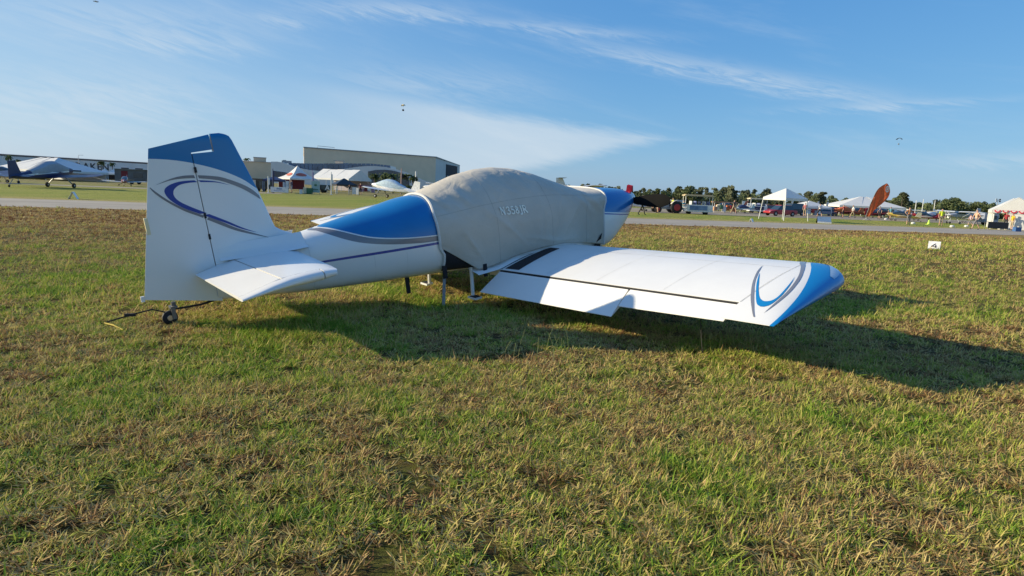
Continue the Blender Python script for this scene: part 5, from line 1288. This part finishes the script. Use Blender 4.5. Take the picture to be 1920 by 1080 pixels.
# ------------------------------------------------------------------ flags, signs, posts
def feather(label, loc, rz, h, w_, m, lean=0.0, logo=None, base=True, group=None, outline=None):
    t = thing('feather_flag', label, 'flag', loc, rz, group)
    pole = [Vector((lean * h * q * q, 0, h * q)) for q in [i / 10 for i in range(11)]]
    if outline: pole = [Vector((-.1, 0, 0))] + [Vector((stab_([(a_, b2) for a_, b2, _ in outline], z) - .01, 0, z)) for z in [outline[0][0] + (outline[-1][0] - outline[0][0]) * i / 14 for i in range(15)]]
    MB().tube(pole, .022, 6).build('pole', steel, t)
    rows = []
    for i in range(25):
        q = i / 24; z = h * (.13 + .87 * q); prof = (.18 + .82 * q ** 1.1) * math.sqrt(max(0, 1 - max(0, (q - .82) / .18) ** 2.2)); x0 = lean * z * z / h
        if q > .82: x0 += w_ * .55 * (1 - math.sqrt(max(0, 1 - ((q - .82) / .18) ** 2)))
        wd = w_ * prof
        if outline: z = outline[0][0] + (outline[-1][0] - outline[0][0]) * q; x0 = stab_([(a_, b2) for a_, b2, _ in outline], z); wd = stab_([(a_, b2) for a_, _, b2 in outline], z) - x0
        rows.append([(x0 + wd * k / 6, .10 * w_ * math.sin(k * 1.1 + i * .35) * k / 6, z) for k in range(7)])
    mb = MB(); mb.grid(rows); fb = mb.build('banner', m, t, smooth=True, ang=None); fb.modifiers.new('th', 'SOLIDIFY').thickness = .006
    if logo: 
        c_ = Vector(rows[20][4]); mb = MB(); mb.loft([[(c_.x + r_ * math.cos(a_ * .3927) * .9, c_.y - .06, c_.z + r_ * 1.5 * math.sin(a_ * .3927)) for a_ in range(16)] for r_ in (w_ * .09, w_ * .14)], cap=False); mb.build('logo_ring', logo, t)
        MB().prism([(c_.x - .05 * w_, c_.y - .065, c_.z), (c_.x + .02 * w_, c_.y - .065, c_.z + .10 * w_), (c_.x + .06 * w_, c_.y - .065, c_.z + .03 * w_), (c_.x, c_.y - .065, c_.z - .10 * w_)], (0, .01, 0)).build('logo_mark', logo, t)
    if base:
        for a_ in (0, 2.1, 4.2): MB().tube([(0, 0, .3), (.45 * math.cos(a_), .45 * math.sin(a_), .02)], .02, 5).build('leg', steel, t)
    return t
orf = mat('flag_orange', (.80, .20, .07), .7, var=.06, trans=.4)
feather('tall orange feather flag with white round emblem on tripod legs', gnd(1625, 413.5), R_(0), 4.2, 1.75, orf, .16, p_white, outline=[(.45, -.16, .30), (1.2, .03, .80), (1.87, .18, 1.36), (2.6, .42, 1.95), (3.0, .54, 2.15), (3.3, .66, 2.25), (3.6, .84, 2.26), (3.8, 1.02, 2.2), (4.0, 1.28, 2.1), (4.14, 1.5, 2.0), (4.24, 1.72, 1.82)])
feather('small faded orange flag beyond the second tram car', gnd(1389, 399), 0, 1.6, .5, mat('flag_faded_orange', (.5, .14, .09), .8), .35)
feather('dark blue feather flag behind the lone canopy', gnd(1493, 401), 0, 2.6, .6, p_navy, .22, group='small flags behind the canopy')
feather('short white feather flag left of the dark blue one', gnd(1481, 400), 0, 2.0, .35, p_white, .05, group='small flags behind the canopy')
feather('thin white feather flag just right of the lone canopy', gnd(1528, 402), 0, 2.0, .35, p_white, .1, group='small flags behind the canopy')
feather('white curved feather flag left of the broad marquee', gnd(1547, 402.5), 0, 2.0, .4, p_white, .02, group='small flags behind the canopy')
feather('white feather flag in front of the palms', gnd(708, 362), 0, 2.0, .65, p_white, .02)
feather('small red flag beside the brown pole among the palms', gnd(741, 362), 0, 2.3, .5, cm('flag_pink', (.6, .10, .14)), 0)
for u, v, h_, lb in ((503, 362, 2.0, 'thin white post at the left of the dark canopy'), (512, 362, 2.9, 'tall dark blue post by the orange marquee'), (586, 362.5, 3.1, 'purple and white banner post between the marquee and frame tent'), (621, 365, 2.9, 'slim grey post in front of the frame tent roof')):
    g = gnd(u, v); m_ = p_navy if 'blue' in lb else cm('banner_purple', (.30, .26, .42)) if 'purple' in lb else alu
    tag(MB().tube([(0, 0, 0), (0, 0, h_)], [.06, .05], 8).box((0, 0, .03), (.3, .3, .06)).box((.1, 0, h_ * .7), (.18, .02, h_ * .4)).build('banner_post', m_), lb, 'post').location = g
def board(label, loc, rz, w_, h_, m, z0=.25, mark=None):
    t = thing('sign_board', label, 'sign', loc, rz); MB().box((0, 0, z0 + h_ / 2), (w_, .05, h_)).build('panel', m, t)
    for x in (-w_ * .42, w_ * .42): MB().tube([(x, .05, 0), (x, .05, z0 + h_ * .9)], .025, 6).build('post', steel, t)
    if mark: MB().ball((0, -.035, z0 + h_ * .65), (w_ * .18, .012, h_ * .12), n=8, k=4).box((0, -.032, z0 + h_ * .28), (w_ * .6, .012, h_ * .06)).build('print', mark, t)
board('pale green display board right of the orange marquee', gnd(592, 364), 0, 1.05, 1.45, mat('board_green', (.42, .52, .47), .6), .2, p_green)
board('low white barrier banner left of the orange marquee', gnd(524, 363), 0, 2.1, .62, p_white, .15, p_blue)
board('white board standing under the dark canopy edge', gnd(536, 360), 0, .8, 1.0, p_white, .5)
board('white leaning panel under the black canopy', gnd(664, 365.5), .2, .5, .95, p_white, .1)
board('second white leaning panel right of the black canopy', gnd(670, 366), -.2, .35, .9, p_white, .1)
t = thing('letter_sign', 'white letter A sign on the dark trailer by the frame tent', 'sign', gnd(609.5, 362.5) + Vector((0, 0, .5)))
MB().box((.28, 0, .33), (.1, .06, .66)).box((.28, 0, -.22), (.05, .05, .55)).build('stand', steel, t); letters('A', t, 0, 0, .68, p_white, y=-.06, bold=.03, depth=.04)
tag(MB().box((0, 0, .25), (.3, .3, .5)).box((0, 0, .52), (.33, .33, .05)).build('cooler', p_white), 'small white cooler in front of the orange marquee', 'cooler').location = gnd(564.5, 363.5)
t = thing('generator_box', 'cream and green generator box right of the orange marquee', 'generator', gnd(577, 363.5)); MB().box((-.28, 0, .42), (.4, .6, .75)).build('panel', p_cream, t); MB().box((.25, 0, .40), (.62, .6, .7)).build('casing', p_green, t); MB().box((0, 0, .03), (1.0, .5, .06)).build('skid', p_black, t)
# tent-board markers in the grass
def wedge_sign(label, loc, rz, w_, h_, d_, m, back=None, mark=None):
    t = thing('ground_marker', label, 'marker', loc, rz)
    MB().prism([(-w_ / 2, -d_ / 2, .0), (-w_ / 2, -d_ / 2 + .015, .0), (-w_ / 2, .01, h_), (-w_ / 2, -.01, h_)], (w_, 0, 0)).build('front_board', m, t)
    MB().prism([(-w_ / 2, d_ / 2, .0), (-w_ / 2, d_ / 2 - .015, .0), (-w_ / 2, .012, h_ - .004), (-w_ / 2, .03, h_ - .004)], (w_, 0, 0)).build('back_board', back or m, t)
    if mark:
        f_ = lambda x, q: (x, -d_ / 2 * (1 - q) - .012 - .006 * q, h_ * q + .004)
        for pts in mark: MB().prism([f_(*p) for p in pts], (0, -.004, .002)).build('print', p_dark, t)
    return t
def gsite(u, v):                               # spot on the sloping near field
    z = -.1
    for _ in range(20):
        p = gnd(u, v, z); z = ground_z(p.x, p.y)
    return Vector((p.x, p.y, z))
wedge_sign('white wedge marker with black figure on the right grass near the taxiway', gsite(1751, 467), R_(-38), .36, .27, .28, p_white, p_white, [[(-.09, .30), (.08, .30), (.08, .36), (-.09, .36)], [(-.09, .36), (-.05, .36), (.05, .72), (.02, .72)], [(.03, .20), (.055, .20), (.055, .55), (.03, .55)]])
wedge_sign('white A-frame marker on the left grass beyond the taxiway', gnd(138, 373), R_(112), .5, .42, .46, p_white)
wedge_sign('blue and white wedge sign beside the lone canopy', gnd(1544, 418.5), R_(-12), 1.1, .55, .7, mat('marker_blue', (.17, .27, .42), .5), p_black)
o = [c for c in C.objects if c.get('label', '').startswith('blue and white wedge')][0]
MB().box((0, -.36, .06), (1.1, .04, .14)).build('white_skirt', p_white, o)
wedge_sign('small tilted white marker left of the lone canopy', gnd(1409, 416), R_(40), .28, .26, .26, p_white)
cone = tag(MB().tube([(0, 0, .0), (0, 0, .06), (0, 0, .5)], [.2, .15, .05], 10).box((0, 0, .02), (.42, .42, .04)).build('traffic_cone', p_lime), 'lime green cone left of the hi-vis bystander', 'cone'); cone.location = gnd(1741, 421)
# stall goods
def stall(label, loc, w_, cols, rz=0):
    t = thing('vendor_stall', label, 'stall', loc, rz); MB().box((0, 0, .7), (w_, .9, .06)).build('counter', p_white, t)
    for x in (-w_ / 2 + .1, w_ / 2 - .1):
        for y in (-.38, .38): MB().tube([(x, y, 0), (x, y, 1.25)], .03, 6).build('leg', alu, t)
    for i, c_ in enumerate(cols): MB().box((-w_ / 2 + w_ * (i + .5) / len(cols), -.3 + .1 * (i % 2), .45 + .12 * (i % 3)), (w_ / len(cols) * .8, .5, .5 + .15 * (i % 2))).build('goods', c_, t)
    MB().box((0, 0, 1.28), (w_ + .2, 1.0, .10)).build('roof', cols[0] if cols[0] is not p_dark else p_white, t)
stall('tan and white stall right of the tram car', gnd(1347, 398), 1.6, [mat('roof_rust', (.5, .28, .16), .8), p_cream, p_green, p_white])
stall('orange and red stall between the two tram cars', gnd(1366, 398.5), 1.7, [mat('stall_peach', (.66, .36, .24), .8), p_orange, p_red, p_orange])
stall('stall hung with red and orange goods under the white marquee', gnd(1640, 407), 2.4, [p_maroon, p_red, p_orange, p_dark, p_red])
stall('stall with white and red bags under the small booth tent', gnd(1520, 405), 2.2, [p_white, p_white, p_red, p_grey, p_white])
stall('dark merchandise stall left of the white frame tent', gnd(480, 357.5), 1.6, [p_red, p_white, p_dark])
stall('merchandise stall with purple goods right of the frame tent', gnd(690, 362), 2.4, [cm('mauve', (.30, .18, .28)), p_maroon, p_white, cm('mauve', (.30, .18, .28))])
stall('row of cream awnings far behind the red aeroplanes', gnd(1715, 405.5), 3.2, [p_white, p_red, p_cream, p_white, p_maroon])
stall('row of white awnings far behind the grey aeroplane', gnd(1790, 411), 3.0, [p_white, p_grey, p_white, p_grey])
for i, (u, v) in enumerate(((1661, 412), (1712, 420), (1785, 426), (1812, 425.5), (1875, 430), (1888, 430.5))):
    tag(MB().ball((0, 0, .10), (.22, .18, .11), n=8, k=5).box((.05, 0, .02), (.4, .3, .04)).build('sack', p_white), ['white sack under the red aeroplane', 'white sack by the feet of the striped bystander', 'white sack below the grey aeroplane wing', 'white sack left of the walking man', 'white sack before the black table', 'white sack at the right end of the black table'][i], 'sack', 'white sacks on the verge').location = gnd(u, v)
# light towers, poles
t = thing('light_tower', 'floodlight tower with two lamp heads above the bunting tent', 'light tower', gnd(1866, 409)); 
MB().tube([(0, 0, 0), (0, 0, 4.6)], [.09, .05], 8).build('mast', steel, t); MB().box((0, 0, 4.35), (1.0, .06, .06)).build('crossbar', steel, t)
for x, z, m_ in ((-.45, 4.6, p_white), (-.42, 4.15, p_white), (.42, 4.55, p_dark), (.45, 4.1, p_dark)): MB().tube([(x, -.12, z), (x, .02, z), (x, .15, z + .03)], [.2, .18, .06], 10).build('lamp_head', m_, t, smooth=True)
MB().box((0, 0, .4), (1.4, .8, .6)).build('trailer_box', p_cream, t)
t = thing('pole_lamp', 'pole with long white lamp head beside the palms', 'lamp', gnd(779, 364)); MB().tube([(0, 0, 0), (0, 0, 3.3)], [.08, .05], 8).build('mast', p_dark, t); MB().tube([(0, 0, 3.25), (0, 0, 4.3)], [.13, .13], 8).build('lamp_head', p_white, t)
t = thing('carved_pole', 'brown and white banner pole in the middle of the palms', 'pole', gnd(752, 364)); MB().tube([(0, 0, 0), (0, 0, 3.4), (.02, 0, 4.6)], [.14, .12, .07], 8).build('mast', mat('pole_pink_brown', (.36, .26, .24), .8), t); MB().box((.25, 0, 3.2), (.35, .05, .5)).build('plaque', p_dark, t); MB().box((.35, .02, 1.6), (1.0, .06, 1.9)).build('grey_screen', mat('screen_grey', (.12, .13, .13), .7), t)
t = thing('street_lamp', 'thin lamp post on the roof line of the long hangar', 'lamp', at(148, 318, 340)); t.location.z = FAR_Z; zt_ = at(148, 291, 340).z - FAR_Z
MB().tube([(0, 0, 0), (0, 0, zt_ - .6), (.2, 0, zt_), (2.0, 0, zt_ + .1)], [.14, .10, .09, .07], 6).build('mast', p_grey, t); MB().box((2.2, 0, zt_ + .08), (.9, .35, .15)).build('lamp_head', p_grey, t)

# ------------------------------------------------------------------ trees
def leaf_mat(name, a_, b2):
    m, n, l, mth, nz, rng, mixc = node_tree(name)
    b = n['Principled BSDF']; b.inputs['Roughness'].default_value = .7; b.inputs['Specular IOR Level'].default_value = .2
    t = n.new('ShaderNodeTexCoord'); oi = n.new('ShaderNodeObjectInfo')
    c = mixc(rng(nz(t.outputs['Object'], .5, 4), .3, .7), a_, b2); c = mixc(mth('MULTIPLY', oi.outputs['Random'], .45), c, tuple(q * .55 for q in b2)); l.new(c, b.inputs['Base Color'])
    tr = n.new('ShaderNodeBsdfTranslucent'); ms = n.new('ShaderNodeMixShader'); ms.inputs[0].default_value = .2; l.new(c, tr.inputs[0]); l.new(b.outputs[0], ms.inputs[1]); l.new(tr.outputs[0], ms.inputs[2]); l.new(ms.outputs[0], n['Material Output'].inputs[0])
    return m
lfA = leaf_mat('leaves_pine', (.11, .13, .075), (.165, .18, .10)); lfB = leaf_mat('leaves_oak', (.11, .145, .06), (.175, .20, .085)); bark = mat('bark', (.11, .085, .065), .9, var=.2)
def tree_proto(kind, seed):
    rg = random.Random(seed); t = thing('pine_tree' if kind == 'pine' else 'oak_tree', 'x', 'tree'); H_ = 10.0
    mb = MB(); tr = MB()
    if kind == 'pine':
        tr.tube([(0, 0, 0), (rg.uniform(-.2, .2), 0, 5), (rg.uniform(-.3, .3), 0, 9.6)], [.2, .15, .04], 6); lobes = []
        for k in range(9):
            z = 4.2 + 5.2 * k / 8; a_ = rg.uniform(0, 6.28); r_ = (1.0 - (z - 4) / 7.5) * rg.uniform(1.0, 2.2); c = Vector((r_ * math.cos(a_), r_ * math.sin(a_), z))
            lobes.append((c, rg.uniform(.9, 1.5), rg.uniform(.5, .85))); tr.tube([(0, 0, z - .6), c], [.07, .03], 4)
        lobes.append((Vector((0, 0, 9.3)), .7, .8))
    else:
        tr.tube([(0, 0, 0), (.1, 0, 2.2)], [.32, .24], 6); lobes = []
        for k in range(14):
            a_ = rg.uniform(0, 6.28); r_ = rg.uniform(.6, 3.6); z = rg.uniform(2.6, 8.6 - .55 * r_); c = Vector((r_ * math.cos(a_), r_ * math.sin(a_), z)); lobes.append((c, rg.uniform(1.2, 2.0), rg.uniform(.9, 1.4)))
            if k < 6: tr.tube([(.1, 0, 2.1), c * .6 + Vector((0, 0, 1.0)), c], [.14, .09, .03], 4)
        lobes.append((Vector((0, 0, 8.6)), 1.6, 1.3))
    for c, rx, rz_ in lobes:
        for _ in range(int(46 * rx * rz_) + 14):
            d = Vector((rg.gauss(0, 1), rg.gauss(0, 1), rg.gauss(0, 1))).normalized() * rg.uniform(.55, 1.05); p = c + Vector((d.x * rx, d.y * rx, d.z * rz_)); s2 = rg.uniform(.22, .46)
            u_ = Vector((rg.gauss(0, 1), rg.gauss(0, 1), rg.gauss(0, 1))).normalized(); v_ = u_.orthogonal().normalized() * s2; u_ = u_ * s2
            mb.face([p - u_, p - v_ * .8, p + u_ * 1.2, p + v_])
    tr.build('trunk', bark, t, smooth=True); mb.build('crown', lfA if kind == 'pine' else lfB, t, recalc=False)
    return t
protos = [tree_proto('pine', 1), tree_proto('pine', 2), tree_proto('pine', 3), tree_proto('oak', 4), tree_proto('oak', 5), tree_proto('oak', 6)]
TOP = [(1030, 346), (1120, 344), (1190, 353), (1240, 352), (1270, 349), (1300, 349), (1330, 352), (1370, 350), (1400, 355), (1450, 356), (1480, 361), (1510, 361), (1540, 362), (1580, 369), (1640, 374), (1692, 362), (1705, 374), (1740, 374), (1790, 370), (1830, 376), (1870, 378), (1900, 382), (1990, 386)]
rg = random.Random(21); used = set(); u = 1030.0; cnt = 0
def plant(u, top, D_, pine, label, group, sx=1.0):
    hor = 355.6 + .0443 * (u - 960); p = at(u, hor, D_); gz_ = ground_z(p.x, p.y); h_ = CAM_H + (hor - top) * D_ / 1199 - gz_; k = h_ / 10.0
    i = rg.choice((0, 1, 2)) if pine else rg.choice((3, 4, 5)); src = protos[i]; loc = (p.x, p.y, gz_ - .1); sc = (k * sx, k * sx, k)
    if i not in used: used.add(i); src.location = loc; src.scale = sc; src.rotation_euler.z = rg.uniform(0, 6.28); src['label'] = label; src['group'] = group; return src
    return copy_thing(src, label, loc, rg.uniform(0, 6.28), group, sc)
while u < 2000:
    for row in range(2):
        D_ = (455, 520)[row] + rg.uniform(-25, 25); pine = (u < 1560 and rg.random() < .62) or rg.random() < .15; uu = u + rg.uniform(-7, 7); tp_ = tab(TOP, uu) + (abs(rg.gauss(0, 2.8)) if row else 4 + abs(rg.gauss(0, 4)))
        plant(uu, tp_, D_, pine, 'slender pine in the dark wood line beyond the airfield' if pine else 'rounded green tree in the dark wood line beyond the airfield', 'pines of the far wood line' if pine else 'broad trees of the far wood line', rg.uniform(.75, 1.0) if pine else rg.uniform(.8, 1.15))
    u += rg.uniform(8.5, 12.5)
for u_, top_, lb in ((1371, 349, 'tall pine standing above the wood line left of the lone canopy'), (1437, 354, 'pine with bare stem just left of the canopy peak'), (1513, 359.5, 'left one of two tall pines right of the canopy'), (1540, 359.5, 'right one of two tall pines right of the canopy'), (1691, 361, 'tall ragged pine behind the orange feather flag')):
    plant(u_, top_, 440, True, lb, None, 1.1)
for u_, top_, lb in ((1788, 369, 'tallest rounded tree above the grey aeroplane'), (1294, 347.5, 'tallest rounded tree above the white tram car')):
    plant(u_, top_, 440, False, lb, None, 1.2)
# understorey that closes the wood below the crowns
rgu = random.Random(77); mb = MB()
for _ in range(34000):
    u_ = rgu.uniform(990, 2060); D_ = rgu.uniform(452, 500); hor = 355.6 + .0443 * (u_ - 960); hmax = CAM_H + (hor - tab(TOP, u_) - 5) * D_ / 1199
    clump = .80 + .26 * noise.noise((u_ * .045, 3.3, 0)) + .12 * noise.noise((u_ * .16, 9.3, 0)); p = at(u_, hor, D_); g0 = ground_z(p.x, p.y); p.z = g0 + max(.5, (hmax - g0) * clump) * rgu.random() ** .8
    q = Vector((rgu.gauss(0, 1), rgu.gauss(0, 1), rgu.gauss(0, 1))).normalized(); s2 = rgu.uniform(.3, .7); v_ = q.orthogonal().normalized() * s2; q = q * s2; mb.face([p - q, p - v_, p + q, p + v_])
tag(mb.build('wood_understorey', lfB, recalc=False), 'dense green undergrowth closing the far wood line', 'undergrowth', kind='stuff')
# palms
frond = leaf_mat('palm_fronds', (.055, .085, .03), (.10, .13, .045))
def palm(label, loc, h_, r_, seed, group='palms'):
    rg = random.Random(seed); t = thing('palm_tree', label, 'palm', loc, 0, group)
    MB().tube([(0, 0, 0), (.1, 0, h_ * .5), (.05, .05, h_)], [.2, .15, .13], 7).build('trunk', bark, t, smooth=True); mb = MB()
    for k in range(26):
        a_ = rg.uniform(0, 6.28); up = rg.uniform(-.35, 1.1); ln = r_ * rg.uniform(.8, 1.1); d = Vector((math.cos(a_), math.sin(a_), 0)); sdv = Vector((-d.y, d.x, 0)); p = Vector((.05, .05, h_)); rows = []
        for i in range(6):
            q = i / 5; w_ = .26 * r_ / 1.6 * math.sin(min(1, q * 1.3 + .12) * math.pi * .86) + .01; rows.append([p - sdv * w_ - Vector((0, 0, w_ * .6)), p, p + sdv * w_ - Vector((0, 0, w_ * .6))]); an = up - q * 2.0; p = p + (d * math.cos(an) + Vector((0, 0, 1)) * math.sin(an)) * ln / 5
        mb.grid(rows)
    mb.build('crown', frond, t, recalc=False)
for u_, yc, D_, r_, lb in ((15, 293, 190, 1.7, 'tall palm at the far left edge above the hangar roof'), (34, 301, 200, 1.4, 'short palm beside the tall one at the left edge'), (189, 305, 240, 1.9, 'left palm in front of the big black lettering'), (210, 306.5, 240, 1.6, 'right palm in front of the big black lettering'),
                          (702, 330, 135, 1.7, 'leftmost palm of the group before the wave front building'), (722, 327, 138, 1.9, 'second palm from the left before the wave front building'), (737, 329, 130, 1.7, 'middle palm left of the brown pole'), (760, 330, 134, 1.8, 'palm just right of the brown pole'), (774, 331, 138, 1.6, 'rightmost palm beside the pole lamp'), (462, 298, 330, 2.4, 'palm crown peeping over the beige hangar roof')):
    p = at(u_, yc, D_); palm(lb, (p.x, p.y, FAR_Z - .1), p.z - FAR_Z, r_, int(u_))
for u_, top_, w_, lb in ((700, 333, 1.0, 'left clipped shrub under the palms'), (765, 335, 1.1, 'right clipped shrub under the palms')):
    g = gnd(u_, 357.5); rgs = random.Random(int(u_)); mb = MB()
    for _ in range(420):
        d = Vector((rgs.gauss(0, 1), rgs.gauss(0, 1), abs(rgs.gauss(0, 1)))).normalized() * rgs.uniform(.6, 1); p = Vector((d.x * 2.0, d.y * 1.0, d.z * 1.7)); q = Vector((rgs.gauss(0, 1), rgs.gauss(0, 1), rgs.gauss(0, 1))).normalized(); v_ = q.orthogonal().normalized() * .16; q *= .16; mb.face([p - q, p - v_, p + q, p + v_])
    t = thing('shrub', lb, 'shrub', g, 0, 'shrubs under the palms'); mb.build('foliage', frond, t, recalc=False); MB().tube([(0, 0, 0), (0, 0, .9)], .08, 6).build('stem', bark, t)

# ------------------------------------------------------------------ in the sky
def chute(label, pos, w_, m, m2):
    t = thing('powered_parachute', label, 'parachute', pos, .5); rows = []
    for i in range(13):
        a_ = math.pi * (.12 + .76 * i / 12); y = w_ / 2 * math.cos(a_) / math.cos(math.pi * .12); z = w_ * .42 * (math.sin(a_) - .37); rows.append([(-.9, y, z), (0, y, z + .3), (.9, y, z + .1)])
    mb = MB(); mb.grid(rows); c_ = mb.build('canopy', m, t, smooth=True, ang=None); c_.modifiers.new('th', 'SOLIDIFY').thickness = .1
    z1 = -w_ * .75
    for y in (-w_ / 2 * .98, 0, w_ / 2 * .98): MB().tube([(0, y, -.02 if y else w_ * .2), (0, 0, z1 + .6)], .012, 4).build('line', steel, t)
    MB().ball((0, 0, z1 + .2), (.7, .5, .55), n=8, k=5).box((0, 0, z1 - .35), (1.3, .9, .15)).build('cart', m2, t)
chute('yellow and white powered parachute high over the hangars', at(756, 199, 420), 3.4, mat('chute_yellow', (.62, .52, .28), .7), p_dark)
chute('dark parachute wing low in the right sky', at(1686, 262, 520), 4.6, mat('chute_dark', (.06, .09, .12), .8), mat('chute_cart', (.25, .3, .34), .8))
t = thing('distant_aircraft', 'tiny dark aircraft at the top edge of the sky', 'aeroplane', at(180, 3, 700), .3)
MB().tube([(-2.6, 0, 0), (-1, 0, .1), (1.5, 0, .1), (2.8, 0, 0)], [.15, .45, .5, .1], 8).build('fuselage', p_grey, t); MB().prism([(.8, -3.2, 0), (.8, 3.2, 0), (-.4, 3.2, 0), (-.9, 0, 0), (-.4, -3.2, 0)], (0, 0, .12)).build('wing', p_grey, t); MB().prism([(-1.8, 0, .2), (-2.9, 0, 1.3), (-2.4, 0, .2)], (0, .08, 0)).build('fin', p_grey, t)
